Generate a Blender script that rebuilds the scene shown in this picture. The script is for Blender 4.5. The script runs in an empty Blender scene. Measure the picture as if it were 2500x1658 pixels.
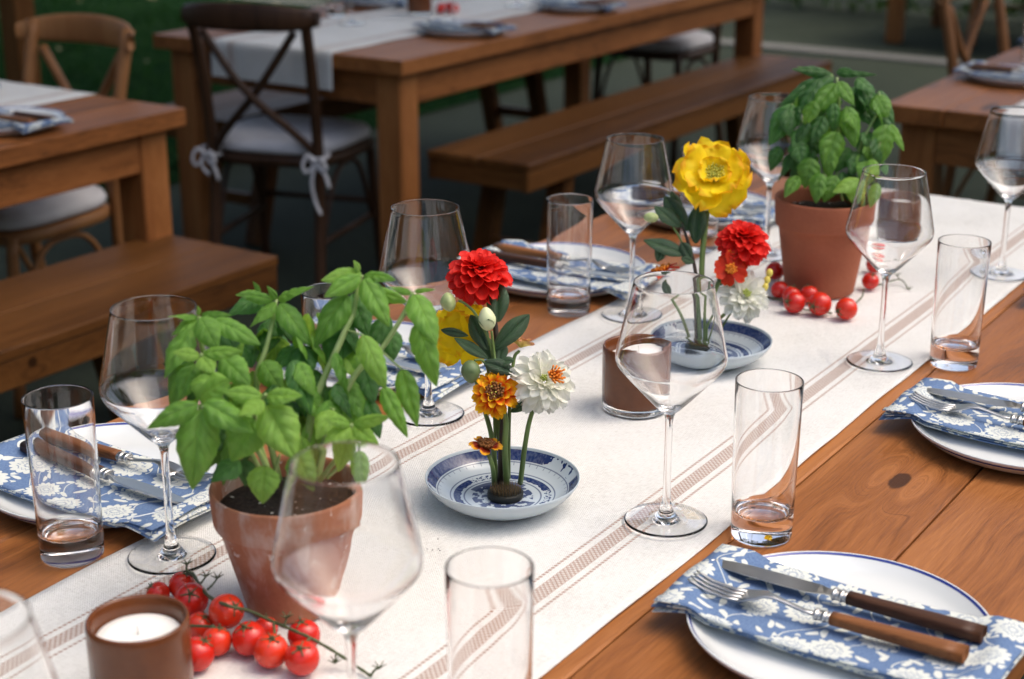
import bpy, math, random
import numpy as np
from mathutils import Vector, Matrix
from mathutils.noise import noise as pnoise

random.seed(7); R = random.Random(11)
S = bpy.context.scene
COL = S.collection
rad = math.radians

# ------------------------------------------------------------------ camera
TZ = 0.75                                  # table top height
FPX, PITCH, YAW = 3928.0, rad(18.9), rad(33.17)
CAM = np.array([0.0, 0.0, TZ + 0.70])
FH = np.array([math.cos(YAW), math.sin(YAW), 0]); RT = np.array([math.sin(YAW), -math.cos(YAW), 0]); UP = np.array([0, 0, 1.0])
FW = math.cos(PITCH) * FH - math.sin(PITCH) * UP
DN = -math.sin(PITCH) * FH - math.cos(PITCH) * UP
cd = bpy.data.cameras.new('camera'); cam = bpy.data.objects.new('camera', cd); COL.objects.link(cam)
cd.sensor_width = 36; cd.lens = FPX / 2500 * 36; cd.clip_start = 0.05; cd.clip_end = 300
cam.matrix_world = Matrix(((RT[0], -DN[0], -FW[0], CAM[0]), (RT[1], -DN[1], -FW[1], CAM[1]), (RT[2], -DN[2], -FW[2], CAM[2]), (0, 0, 0, 1)))
cd.dof.use_dof = True; cd.dof.focus_distance = 1.70; cd.dof.aperture_fstop = 5.2
S.camera = cam

# ------------------------------------------------------------------ world, sun, exposure
SUN_EL, SUN_AZ = rad(62), rad(-52)         # azimuth measured from +X towards +Y: light from the right of the camera
w = bpy.data.worlds.new('World'); S.world = w; w.use_nodes = True
nt = w.node_tree; nt.nodes.clear()
sky = nt.nodes.new('ShaderNodeTexSky'); sky.sky_type = 'NISHITA'; sky.sun_disc = False
sky.sun_elevation = SUN_EL; sky.sun_rotation = math.pi / 2 - SUN_AZ
sky.air_density = 1.0; sky.dust_density = 6.0; sky.ozone_density = 0.5
bg = nt.nodes.new('ShaderNodeBackground'); bg.inputs['Strength'].default_value = 0.15
wo = nt.nodes.new('ShaderNodeOutputWorld')
nt.links.new(sky.outputs[0], bg.inputs[0]); nt.links.new(bg.outputs[0], wo.inputs[0])
sd = bpy.data.lights.new('sun', 'SUN'); sd.energy = 0.6; sd.angle = rad(70); sd.color = (1.0, 0.98, 0.95)
sun = bpy.data.objects.new('sun', sd); COL.objects.link(sun)
sv = Vector((math.cos(SUN_EL) * math.cos(SUN_AZ), math.cos(SUN_EL) * math.sin(SUN_AZ), math.sin(SUN_EL)))
sun.rotation_euler = sv.to_track_quat('Z', 'Y').to_euler()
V = S.view_settings; V.view_transform = 'Standard'; V.look = 'None'; V.gamma = 1; V.exposure = 0.74
try: V.use_curve_mapping = False
except Exception: pass
cy = S.cycles
cy.use_denoising = True; cy.max_bounces = 14; cy.transmission_bounces = 12; cy.transparent_max_bounces = 12
cy.glossy_bounces = 6; cy.diffuse_bounces = 4; cy.caustics_refractive = True; cy.caustics_reflective = False; cy.sample_clamp_indirect = 8; cy.blur_glossy = 0.1

# ------------------------------------------------------------------ pixel helpers (photo pixels 2500x1658)
def ray(x, y): return FW + RT * (x - 1250) / FPX + DN * (y - 829) / FPX
def at(x, y, z=0.0):                        # the point seen at a pixel on the level z above the table top
    d = ray(x, y); return CAM + d * ((TZ + z - CAM[2]) / d[2])
def depth(p): return float((np.array(p) - CAM) @ FW)
def pd(x, y, d): return CAM + ray(x, y) * d # the point seen at a pixel at a camera depth d

# ------------------------------------------------------------------ node helpers
class X:
    def __init__(s, nt, so): s.nt, s.so = nt, so
    def _m(s, op, *a):
        n = s.nt.nodes.new('ShaderNodeMath'); n.operation = op
        for i, v in enumerate(a):
            if isinstance(v, X): s.nt.links.new(v.so, n.inputs[i])
            else: n.inputs[i].default_value = v
        return X(s.nt, n.outputs[0])
    def __add__(s, o): return s._m('ADD', s, o)
    __radd__ = __add__
    def __sub__(s, o): return s._m('SUBTRACT', s, o)
    def __rsub__(s, o): return s._m('SUBTRACT', o, s)
    def __mul__(s, o): return s._m('MULTIPLY', s, o)
    __rmul__ = __mul__
    def __truediv__(s, o): return s._m('DIVIDE', s, o)
    def __pow__(s, o): return s._m('POWER', s, o)
    def sin(s): return s._m('SINE', s)
    def abs(s): return s._m('ABSOLUTE', s)
    def sqrt(s): return s._m('SQRT', s)
    def fract(s): return s._m('FRACT', s)
    def lt(s, o): return s._m('LESS_THAN', s, o)
    def gt(s, o): return s._m('GREATER_THAN', s, o)
    def min(s, o): return s._m('MINIMUM', s, o)
    def max(s, o): return s._m('MAXIMUM', s, o)
    def atan2(s, o): return s._m('ARCTAN2', s, o)
    def step(s, a, b):                      # smooth 0..1 from a to b
        n = s.nt.nodes.new('ShaderNodeMapRange'); n.interpolation_type = 'SMOOTHSTEP'
        s.nt.links.new(s.so, n.inputs[0]); n.inputs[1].default_value = a; n.inputs[2].default_value = b
        return X(s.nt, n.outputs[0])

class M:
    def __init__(s, name, rough=0.5, **kw):
        s.m = bpy.data.materials.new(name); s.m.use_nodes = True; s.nt = s.m.node_tree
        s.b = s.nt.nodes['Principled BSDF']; s.b.inputs['Roughness'].default_value = rough
        for k, v in kw.items():
            key = k.replace('_', ' ')
            s.b.inputs[key].default_value = v
    def coord(s, which='Object'):
        n = s.nt.nodes.new('ShaderNodeTexCoord'); return s.xyz(n.outputs[which])
    def xyz(s, so):
        n = s.nt.nodes.new('ShaderNodeSeparateXYZ'); s.nt.links.new(so, n.inputs[0]); return [X(s.nt, o) for o in n.outputs]
    def vec(s, x, y, z=0.0):
        n = s.nt.nodes.new('ShaderNodeCombineXYZ')
        for i, v in enumerate((x, y, z)):
            if isinstance(v, X): s.nt.links.new(v.so, n.inputs[i])
            else: n.inputs[i].default_value = v
        return n.outputs[0]
    def rnd(s):
        n = s.nt.nodes.new('ShaderNodeObjectInfo'); return X(s.nt, n.outputs['Random'])
    def noise(s, vec, scale=5, detail=4, rough=0.5, dist=0.0):
        n = s.nt.nodes.new('ShaderNodeTexNoise'); s.nt.links.new(vec, n.inputs['Vector'])
        n.inputs['Scale'].default_value = scale; n.inputs['Detail'].default_value = detail; n.inputs['Roughness'].default_value = rough; n.inputs['Distortion'].default_value = dist
        return X(s.nt, n.outputs[0])
    def voro(s, vec, scale=5, rand=1.0, dim='3D'):
        n = s.nt.nodes.new('ShaderNodeTexVoronoi'); n.voronoi_dimensions = dim; s.nt.links.new(vec, n.inputs['Vector'])
        n.inputs['Scale'].default_value = scale; n.inputs['Randomness'].default_value = rand
        return X(s.nt, n.outputs['Distance']), n.outputs['Color'], n.outputs['Position']
    def mix(s, f, a, b):
        n = s.nt.nodes.new('ShaderNodeMix'); n.data_type = 'RGBA'
        if isinstance(f, X): s.nt.links.new(f.so, n.inputs[0])
        else: n.inputs[0].default_value = f
        for v, i in ((a, 6), (b, 7)):
            if isinstance(v, tuple): n.inputs[i].default_value = (*v, 1)
            else: s.nt.links.new(v, n.inputs[i])
        return n.outputs[2]
    def ramp(s, f, *st):
        n = s.nt.nodes.new('ShaderNodeValToRGB'); s.nt.links.new(f.so, n.inputs[0]); e = n.color_ramp.elements
        while len(e) < len(st): e.new(0.5)
        for i, (p, c) in enumerate(st): e[i].position = p; e[i].color = (*c, 1)
        return n.outputs[0]
    def color(s, c):
        if isinstance(c, tuple): s.b.inputs['Base Color'].default_value = (*c, 1)
        else: s.nt.links.new(c, s.b.inputs['Base Color'])
        return s
    def rough(s, x): s.nt.links.new(x.so, s.b.inputs['Roughness']); return s
    def bump(s, h, strength=0.3, dist=0.002):
        n = s.nt.nodes.new('ShaderNodeBump'); n.inputs['Strength'].default_value = strength; n.inputs['Distance'].default_value = dist
        s.nt.links.new(h.so, n.inputs['Height']); s.nt.links.new(n.outputs[0], s.b.inputs['Normal']); return s
    def translucent(s, col, fac):
        out = s.nt.nodes['Material Output']; t = s.nt.nodes.new('ShaderNodeBsdfTranslucent')
        if isinstance(col, tuple): t.inputs[0].default_value = (*col, 1)
        else: s.nt.links.new(col, t.inputs[0])
        mx = s.nt.nodes.new('ShaderNodeMixShader'); mx.inputs[0].default_value = fac
        s.nt.links.new(s.b.outputs[0], mx.inputs[1]); s.nt.links.new(t.outputs[0], mx.inputs[2]); s.nt.links.new(mx.outputs[0], out.inputs[0]); return s

MAT = {}
def wood(name, dark, mid, light, axis='x', rough=0.38, fine=1.0, knots=True, spec=0.26, knot_at=None):
    m = M(name, rough); x, y, z = m.coord()
    if axis == 'z': x, z = z, x
    if axis == 'y': x, y = y, x
    r = m.rnd(); ox = x + r * 37.0; oy = y + r * 11.0; oz = z + r * 5.0
    warp = m.noise(m.vec(ox * 1.6, oy * 5.0, oz * 5.0), 1.0, 3)
    kd = 0.0
    yy = oy * 26.0 + warp * 4.0
    if knots:
        d, _, _ = m.voro(m.vec(ox * 0.9, oy * 3.2, oz * 2.0), 1.3, 1.0)
        kn = (1.0 - d.step(0.02, 0.30)); yy = yy + kn * 2.0
        kd = 1.0 - d.step(0.035, 0.085)
    if knot_at:
        kx, ky = (x - knot_at[0]) * knot_at[3], (y if knot_at[2] == 'y' else z) - knot_at[1]; dk_ = (kx * kx + ky * ky).sqrt() + (m.noise(m.vec(x, y), 60.0, 2) - 0.5) * 0.004
        yy = yy + (1.0 - dk_.step(0.0, 0.055)) * 4.0 * (ky * 60.0).sin(); k2 = (1.0 - dk_.step(0.0085, 0.0115)); kd = k2.max(kd) if isinstance(kd, X) else k2
    band = m.noise(m.vec(ox * 0.8, yy * 0.55, oz * 9.0), 1.0, 4, 0.55)
    grain = m.noise(m.vec(ox * 9.0, yy * 9.0 * fine, oz * 160.0), 1.0, 4, 0.65)
    pores = m.noise(m.vec(ox * 30.0, oy * 900.0 * fine, oz * 900.0), 1.0, 2, 0.6)
    f = band * 0.50 + grain * 0.34 + pores * 0.22 + (r - 0.5) * 0.13 - 0.03 + m.noise(m.vec(ox * 3.0, oy * 3.0, oz * 3.0), 1.0, 3) * 0.06 - (1.0 - (m.noise(m.vec(ox * 2.2, yy * 2.6, oz * 20.0), 1.0, 3, 0.7)).step(0.30, 0.42)) * 0.08
    c = m.ramp(f, (0.36, dark), (0.50, mid), (0.68, light))
    if isinstance(kd, X): c = m.mix(kd * 0.85, c, (dark[0] * 0.3, dark[1] * 0.28, dark[2] * 0.3))
    m.color(c); m.rough(0.30 + grain * 0.35 if rough < 0.5 else 0.5 + grain * 0.3)
    m.bump(grain * 0.6 + pores * 0.6, 0.18, 0.0015); m.b.inputs['Specular IOR Level'].default_value = spec
    MAT[name] = m.m; return m.m

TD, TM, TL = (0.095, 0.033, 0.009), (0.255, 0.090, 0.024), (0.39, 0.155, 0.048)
wood('table_wood', TD, TM, TL)
wood('table_wood_knotted', TD, TM, TL, knot_at=(0.022, -0.013, 'y', 0.42))
wood('table_wood_leg', TD, TM, TL, 'z')
wood('table_wood_cross', TD, TM, TL, 'y')
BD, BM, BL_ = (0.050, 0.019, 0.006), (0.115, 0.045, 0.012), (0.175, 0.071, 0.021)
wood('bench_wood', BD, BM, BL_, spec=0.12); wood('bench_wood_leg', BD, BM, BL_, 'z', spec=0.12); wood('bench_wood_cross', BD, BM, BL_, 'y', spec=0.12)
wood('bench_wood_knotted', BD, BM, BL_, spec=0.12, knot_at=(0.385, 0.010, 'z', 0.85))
wood('chair_wood_light', (0.12, 0.05, 0.017), (0.24, 0.10, 0.034), (0.32, 0.15, 0.055), 'z', knots=False)
wood('chair_wood_dark', (0.020, 0.009, 0.004), (0.045, 0.020, 0.009), (0.075, 0.035, 0.016), 'z', knots=False)
wood('handle_dark', (0.020, 0.008, 0.004), (0.062, 0.024, 0.011), (0.12, 0.05, 0.024), 'y', 0.35, 3.0, False)
wood('handle_light', (0.06, 0.02, 0.007), (0.18, 0.065, 0.020), (0.30, 0.12, 0.040), 'y', 0.35, 3.0, False)

def mk(name, rough, col, **kw):
    m = M(name, rough, **kw); m.color(col); MAT[name] = m.m; return m

g = bpy.data.materials.new('clear_glass'); g.use_nodes = True; gt = g.node_tree; gt.nodes.clear()
gb = gt.nodes.new('ShaderNodeBsdfGlass'); gb.inputs['IOR'].default_value = 1.46; gb.inputs['Roughness'].default_value = 0.0; gb.inputs['Color'].default_value = (1.0, 1.0, 1.0, 1)
go = gt.nodes.new('ShaderNodeOutputMaterial'); gt.links.new(gb.outputs[0], go.inputs[0]); MAT['clear_glass'] = g

# runner cloth: local x along the table, y across, in metres (UV holds flat cloth coordinates)
m = M('runner_cloth', 0.9); u, v, _ = m.coord('UV')
d1 = ((v.abs() - 0.151).abs())
weave = (u * 2200.0).sin() * (v * 2200.0).sin()
slub = m.noise(m.vec(u * 90.0, v * 620.0), 1.0, 3, 0.65) * 0.5 + m.noise(m.vec(u * 620.0, v * 90.0), 1.0, 3, 0.65) * 0.5
chk = ((u * 1050.0).sin() * (v * 1050.0).sin()).step(-0.55, 0.25)
band = (1.0 - d1.step(0.0078, 0.0086))
dash = ((u * 1150.0 + v * 500.0).sin()).step(-0.7, 0.3)
line = (1.0 - ((d1 - 0.0165).abs()).step(0.0012, 0.0019)) * (dash * 0.80 + 0.20)
msk = (band * (chk * 0.62 + 0.26)).max(line)
blot = m.noise(m.vec(u, v), 7.0, 4, 0.6)
base = m.ramp(slub * 0.7 + blot * 0.3, (0.36, (0.60, 0.59, 0.55)), (0.50, (0.775, 0.77, 0.735)), (0.66, (0.84, 0.84, 0.815)))
m.color(m.mix(msk * 0.85, base, (0.33, 0.17, 0.105)))
m.bump(weave * 0.25 + slub * 1.6, 0.8, 0.0014); m.b.inputs['Specular IOR Level'].default_value = 0.15
m.b.inputs['Sheen Weight'].default_value = 0.15
MAT['runner_cloth'] = m.m

# block-printed napkin cloth
m = M('napkin_cloth', 0.85); u, v, _ = m.coord('UV'); ro = m.rnd()
u = u + ro * 3.0; v = v + ro * 1.7
wob = (m.noise(m.vec(u, v), 55.0, 2) - 0.5) * 0.006
uu, vv = u + wob, v - wob
def flower(scale, rand, rmax, npet, seed):
    vec = m.vec(uu + seed, vv + seed * 0.7); d, colr, pos = m.voro(vec, scale, rand, '2D')
    px, py, _ = m.xyz(pos); dx = uu + seed - px; dy = vv + seed * 0.7 - py
    r = (dx * dx + dy * dy).sqrt(); a = dy.atan2(dx); cr, cg, cb = m.xyz(colr)
    return r, a, dx, dy, cr, cg
r, a, dx, dy, cr, cg = flower(18.0, 0.6, 0, 0, 0.0)
Rr = 0.0115 + cr * 0.0075 + (a * 7.0).sin().abs() * 0.0042
big = 1.0 - (r - Rr).step(-0.0003, 0.0005)
ring = (1.0 - ((r - Rr * 0.62 + (a * 9.0 + 1.0).sin().abs() * 0.0022).abs()).step(0.0004, 0.0011)).max(1.0 - ((r - Rr * 0.30 + (a * 6.0).sin().abs() * 0.0014).abs()).step(0.0004, 0.0011))
r2, a2, dx2, dy2, cr2, cg2 = flower(52.0, 0.95, 0, 0, 3.7)
th = cr2 * 6.28; cs, sn = (th + 1.5708).sin(), th.sin()
lx = dx2 * cs + dy2 * sn; ly = dy2 * cs - dx2 * sn
leaf = 1.0 - ((lx / 0.0078) ** 2.0 + ((ly * (1.0 + (lx + 0.0085) * 40.0)) / 0.0038) ** 2.0).step(0.85, 1.1)
leaf = leaf * (r - Rr).gt(0.003)
vine = (1.0 - (((v + (u * 75.0).sin() * 0.014).abs() * 1.0 + 0.0 - (((v + (u * 75.0).sin() * 0.014) / 0.05).abs()._m('FLOOR', ((v + (u * 75.0).sin() * 0.014) / 0.05).abs()) * 0.05 + 0.025)).abs()).step(0.0004, 0.0010)) * (r - Rr).gt(0.002)
pm = big.max(leaf).max(vine)
pm = pm * (1.0 - ring * 0.75 * big)
nz = m.noise(m.vec(u, v), 420.0, 2)
blue = m.ramp(nz, (0.3, (0.100, 0.162, 0.300)), (0.7, (0.155, 0.235, 0.39)))
m.color(m.mix(pm * (0.86 + nz * 0.2), blue, (0.66, 0.69, 0.64)))
m.bump(m.noise(m.vec(u, v), 900.0, 2), 0.25, 0.0006); m.b.inputs['Specular IOR Level'].default_value = 0.1
MAT['napkin_cloth'] = m.m

# enamel plate: white, blue line at the rim
m = M('enamel_white', 0.14); x, y, z = m.coord(); r = (x * x + y * y).sqrt()
ln = 1.0 - ((r - 0.1290).abs()).step(0.0008, 0.0014)
m.color(m.mix(ln, (0.72, 0.745, 0.735), (0.035, 0.055, 0.26))); m.b.inputs['Coat Weight'].default_value = 0.3
m.b.inputs['Coat Roughness'].default_value = 0.08; MAT['enamel_white'] = m.m

# painted saucer
m = M('painted_porcelain', 0.10); x, y, z = m.coord(); nz_ = m.coord('Normal')[2]; r = (x * x + y * y).sqrt() * 12.66; a = y.atan2(x)   # r = 1 at the rim
up = nz_.gt(0.05) * (r.lt(0.995))
n1 = m.noise(m.vec(x, y), 90.0, 2); n2 = m.noise(m.vec(x, y), 320.0, 3)
panel = ((a * 2.0 + 0.4).sin()).step(-0.72, -0.66)
rimb = (r.gt(0.865) * r.lt(0.975)) * (panel * (0.95 + (n2 - 0.5) * 0.5) + (1.0 - panel) * n1.gt(0.56)).min(1.0)
tick = (r.gt(0.80) * r.lt(0.855)) * ((a * 46.0).sin()).gt(0.93) * 0.5
ringb = r.gt(0.545 + ((a * 9.0).sin() * (a * 23.0).sin()) * 0.012) * r.lt(0.64) * (0.95 + (n2 - 0.5) * 0.5).min(1.0)
mw = ((a * 3.0).sin()).gt(0.55); ringb = ringb * (1.0 - mw * n2.gt(0.47))
l1 = (1.0 - ((r - 0.50).abs()).step(0.008, 0.014)).max(1.0 - ((r - 0.68).abs()).step(0.006, 0.012)).max(1.0 - ((r - 0.845).abs()).step(0.004, 0.009))
ring2 = r.gt(0.40) * r.lt(0.465) * 0.8 * ((a * 2.0 + 1.0).sin()).gt(-0.3)
sc = (m.noise(m.vec(x, y), 95.0, 3, 0.6)).step(0.46, 0.49) * r.lt(0.40) * 0.9
pt = rimb.max(tick).max(ringb).max(l1 * 0.7).max(ring2).max(sc) * up
wash = m.noise(m.vec(x, y), 25.0, 2)
m.color(m.mix(pt, m.mix(wash, (0.47, 0.55, 0.60), (0.54, 0.61, 0.65)), (0.014, 0.032, 0.13)))
m.b.inputs['Specular IOR Level'].default_value = 0.4; MAT['painted_porcelain'] = m.m

# terracotta, with and without lime bloom
def terracotta(name, bloom, c0, c1):
    m = M(name, 0.85); x, y, z = m.coord(); v = m.vec(x, y, z)
    n = m.noise(v, 14, 5, 0.6); n2 = m.noise(v, 260, 3, 0.6); n3 = m.noise(m.vec(x, y, z * 0.45), 34, 4, 0.62, 0.4)
    c = m.ramp(n * 0.7 + n2 * 0.3, (0.33, c0), (0.66, c1))
    if bloom:
        c = m.mix(n3.step(0.46, 0.66) * 0.66, c, (0.56, 0.44, 0.38))
        c = m.mix((m.noise(v, 55, 3, 0.6, 0.6)).step(0.64, 0.69) * z.gt(0.062) * 0.8, c, (0.72, 0.64, 0.58))
        c = m.mix(m.noise(v, 22, 4).step(0.58, 0.78) * 0.25, c, (0.16, 0.08, 0.045))
    m.color(c); m.bump(n2 * 0.5 + n * 0.5, 0.3, 0.0012); MAT[name] = m.m
terracotta('terracotta_aged', True, (0.35, 0.122, 0.058), (0.46, 0.190, 0.102))
terracotta('terracotta_clean', False, (0.29, 0.080, 0.036), (0.37, 0.115, 0.055))
m = M('soil', 0.95); x, y, z = m.coord(); v = m.vec(x, y, z); n = m.noise(v, 260, 4, 0.7)
d, cc, _ = m.voro(v, 190.0); c = m.ramp(n, (0.35, (0.010, 0.006, 0.004)), (0.65, (0.045, 0.027, 0.017)))
rr, gg, bb = m.xyz(cc); m.color(m.mix(rr.gt(0.93) * d.lt(0.35), c, (0.6, 0.57, 0.52))); m.bump(n, 0.9, 0.004); MAT['soil'] = m.m

def leafmat(name, c0, c1, trans, tf=0.28, rough=0.42):
    m = M(name, rough); u, v, _ = m.coord('UV'); x, y, z = m.coord(); r = m.rnd()
    side = (u - 0.5).abs()
    vein = 1.0 - side.step(0.010, 0.035)
    lat = 1.0 - (((v * 7.0 - side * 5.0).fract() - 0.5).abs()).step(0.02, 0.10)
    n = m.noise(m.vec(u * 3.0 + r * 20.0, v * 4.0), 1.6, 4, 0.6); n2 = m.noise(m.vec(u * 3.0, v * 5.0 + r * 9.0), 14.0, 3)
    c = m.ramp(n * 0.75 + r * 0.35 - 0.06, (0.22, c0), (0.78, c1))
    c = m.mix(vein.max(lat * 0.35) * 0.40, c, tuple(min(1, q * 1.5 + 0.02) for q in c1))
    m.color(c); m.bump(n2 * 0.5 - vein * 1.0 - lat * 0.9, 0.9, 0.0016); m.translucent(trans, tf)
    m.b.inputs['Specular IOR Level'].default_value = 0.62; MAT[name] = m.m
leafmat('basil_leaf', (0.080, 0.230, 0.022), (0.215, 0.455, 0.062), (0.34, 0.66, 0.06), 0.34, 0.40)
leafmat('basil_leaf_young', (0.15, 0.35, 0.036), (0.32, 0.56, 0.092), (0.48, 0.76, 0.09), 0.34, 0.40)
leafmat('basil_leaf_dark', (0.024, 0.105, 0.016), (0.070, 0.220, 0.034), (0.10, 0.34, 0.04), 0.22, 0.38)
leafmat('flower_leaf', (0.022, 0.060, 0.026), (0.055, 0.125, 0.052), (0.08, 0.2, 0.05), 0.15)
m = M('green_stem', 0.5); x, y, z = m.coord(); n = m.noise(m.vec(x, y, z), 60, 3); m.color(m.ramp(n, (0.3, (0.17, 0.27, 0.07)), (0.7, (0.33, 0.42, 0.17)))); MAT['green_stem'] = m.m
mk('flower_stem', 0.5, (0.13, 0.20, 0.05)); mk('dark_stem', 0.55, (0.045, 0.028, 0.018)); mk('vine_stem', 0.6, (0.075, 0.095, 0.035))

def petalmat(name, stops, tf=0.25, streak=0.25, rough=0.55):
    m = M(name, rough); u, v, _ = m.coord('UV'); r = m.rnd()
    n = m.noise(m.vec(u * 16.0 + r * 30.0, v * 1.6), 1.0, 3)
    c = m.ramp(v + (n - 0.5) * streak + (r - 0.5) * 0.12, *stops)
    m.color(c); m.bump(n, 0.35, 0.0006); m.translucent(c, tf); m.b.inputs['Specular IOR Level'].default_value = 0.25; MAT[name] = m.m
petalmat('petal_red', [(0.0, (0.42, 0.004, 0.003)), (0.45, (0.76, 0.016, 0.009)), (1.0, (0.86, 0.040, 0.028))])
petalmat('petal_white', [(0.0, (0.70, 0.74, 0.40)), (0.3, (0.88, 0.885, 0.75)), (1.0, (0.92, 0.92, 0.85))], 0.35)
petalmat('petal_orange', [(0.0, (0.45, 0.030, 0.003)), (0.60, (0.76, 0.090, 0.004)), (0.80, (0.88, 0.40, 0.008)), (1.0, (0.90, 0.56, 0.012))], 0.25, 0.18)
petalmat('petal_maroon', [(0.0, (0.14, 0.008, 0.003)), (0.68, (0.28, 0.022, 0.004)), (0.82, (0.74, 0.30, 0.010)), (1.0, (0.80, 0.42, 0.012))], 0.15, 0.15)
petalmat('petal_scarlet', [(0.0, (0.62, 0.14, 0.004)), (0.2, (0.52, 0.022, 0.004)), (0.92, (0.56, 0.028, 0.004)), (1.0, (0.72, 0.12, 0.008))], 0.15, 0.15)
petalmat('petal_yellow', [(0.0, (0.72, 0.74, 0.05)), (0.2, (0.95, 0.78, 0.016)), (0.84, (0.95, 0.72, 0.012)), (1.0, (0.94, 0.50, 0.008))], 0.38, 0.35)
petalmat('petal_pale', [(0.0, (0.70, 0.60, 0.10)), (0.6, (0.80, 0.62, 0.22)), (1.0, (0.66, 0.26, 0.16))], 0.3, 0.4)
mk('stamen_yellow', 0.6, (0.66, 0.62, 0.10)); mk('stamen_orange', 0.6, (0.80, 0.24, 0.01)); mk('stamen_brown', 0.7, (0.20, 0.07, 0.01)); mk('eye_green', 0.6, (0.42, 0.50, 0.10))
m = M('bud_green', 0.5); x, y, z = m.coord(); n = m.noise(m.vec(x, y, z), 120, 2); m.color(m.ramp(n, (0.3, (0.34, 0.44, 0.16)), (0.7, (0.52, 0.58, 0.28)))); MAT['bud_green'] = m.m
mk('bud_pale', 0.5, (0.66, 0.72, 0.42)); mk('bud_dark', 0.5, (0.12, 0.18, 0.07)); mk('bud_yellow', 0.5, (0.72, 0.60, 0.10))

m = M('tomato_skin', 0.26); x, y, z = m.coord(); r = m.rnd(); n = m.noise(m.vec(x, y, z), 40, 2)
c = m.ramp(n * 0.4 + r * 0.6, (0.2, (0.56, 0.014, 0.007)), (0.8, (0.74, 0.045, 0.013))); m.color(c)
m.b.inputs['Subsurface Weight'].default_value = 0.12; m.b.inputs['Subsurface Radius'].default_value = (0.006, 0.001, 0.0006)
m.b.inputs['Coat Weight'].default_value = 0.1; m.b.inputs['Coat Roughness'].default_value = 0.2; MAT['tomato_skin'] = m.m

m = M('brown_cup', 0.22); x, y, z = m.coord(); n = m.noise(m.vec(x, y, z), 30, 4, 0.6)
m.color(m.ramp(n, (0.3, (0.105, 0.031, 0.010)), (0.7, (0.155, 0.050, 0.016)))); m.b.inputs['Coat Weight'].default_value = 0.15; m.b.inputs['Specular IOR Level'].default_value = 0.35; MAT['brown_cup'] = m.m
m = M('candle_wax', 0.6); x, y, z = m.coord(); n = m.noise(m.vec(x, y, z), 300, 3, 0.7); m.color((0.84, 0.83, 0.80)); m.bump(n, 0.6, 0.001)
m.b.inputs['Subsurface Weight'].default_value = 0.2; m.b.inputs['Subsurface Radius'].default_value = (0.01, 0.008, 0.006); MAT['candle_wax'] = m.m
m = M('steel', 0.22, Metallic=1.0); x, y, z = m.coord(); n = m.noise(m.vec(x * 900.0, y * 40.0, z * 40.0), 1.0, 2); m.color((0.60, 0.585, 0.56)); m.rough(n * 0.16 + 0.24); MAT['steel'] = m.m
mk('dark_iron', 0.5, (0.010, 0.012, 0.010), Metallic=0.3); mk('pin_brass', 0.5, (0.20, 0.13, 0.06), Metallic=0.7)
m = M('seat_cloth', 0.9); x, y, z = m.coord(); n = m.noise(m.vec(x, y, z), 300, 2); n2 = m.noise(m.vec(x, y, z), 12, 3); m.color(m.ramp(n2, (0.3, (0.62, 0.60, 0.61)), (0.7, (0.72, 0.70, 0.70)))); m.bump(n2 * 0.8 + n * 0.2, 0.4, 0.006); MAT['seat_cloth'] = m.m

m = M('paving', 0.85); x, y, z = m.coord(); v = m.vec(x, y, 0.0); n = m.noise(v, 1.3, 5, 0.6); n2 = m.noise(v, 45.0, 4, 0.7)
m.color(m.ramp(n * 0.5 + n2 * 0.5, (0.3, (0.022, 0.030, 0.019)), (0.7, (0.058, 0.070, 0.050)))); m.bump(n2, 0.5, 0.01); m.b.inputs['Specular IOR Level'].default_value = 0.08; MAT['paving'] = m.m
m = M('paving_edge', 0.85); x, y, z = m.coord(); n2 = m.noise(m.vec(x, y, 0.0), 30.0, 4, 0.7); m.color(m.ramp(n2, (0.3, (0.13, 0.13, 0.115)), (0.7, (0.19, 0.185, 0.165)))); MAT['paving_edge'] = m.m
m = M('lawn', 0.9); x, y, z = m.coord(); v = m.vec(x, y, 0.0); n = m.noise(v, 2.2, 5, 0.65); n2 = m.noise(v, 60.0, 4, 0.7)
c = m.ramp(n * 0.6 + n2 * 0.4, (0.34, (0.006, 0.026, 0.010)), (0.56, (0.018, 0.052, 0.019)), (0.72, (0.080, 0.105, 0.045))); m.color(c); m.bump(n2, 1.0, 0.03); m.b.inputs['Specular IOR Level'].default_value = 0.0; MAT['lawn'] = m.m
m = M('grass_blade', 0.6); x, y, z = m.coord(); n = m.noise(m.vec(x, y, 0.0), 1.4, 4, 0.6); m.color(m.ramp(n, (0.35, (0.006, 0.030, 0.010)), (0.65, (0.022, 0.064, 0.020)))); m.b.inputs['Specular IOR Level'].default_value = 0.1; m.translucent((0.05, 0.14, 0.03), 0.25); MAT['grass_blade'] = m.m
mk('fallen_leaf', 0.8, (0.26, 0.24, 0.12))
m = M('bark', 0.95); x, y, z = m.coord(); n = m.noise(m.vec(x * 8.0, y * 8.0, z), 3.0, 5, 0.7); m.color(m.ramp(n, (0.3, (0.03, 0.022, 0.015)), (0.7, (0.09, 0.07, 0.05)))); m.bump(n, 1.0, 0.03); MAT['bark'] = m.m
m = M('tree_leaf', 0.5); r = m.rnd(); x, y, z = m.coord(); n = m.noise(m.vec(x, y, z), 1.2, 3); m.color(m.ramp(n, (0.3, (0.025, 0.06, 0.015)), (0.7, (0.06, 0.12, 0.03)))); m.translucent((0.10, 0.2, 0.03), 0.25); MAT['tree_leaf'] = m.m

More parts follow.
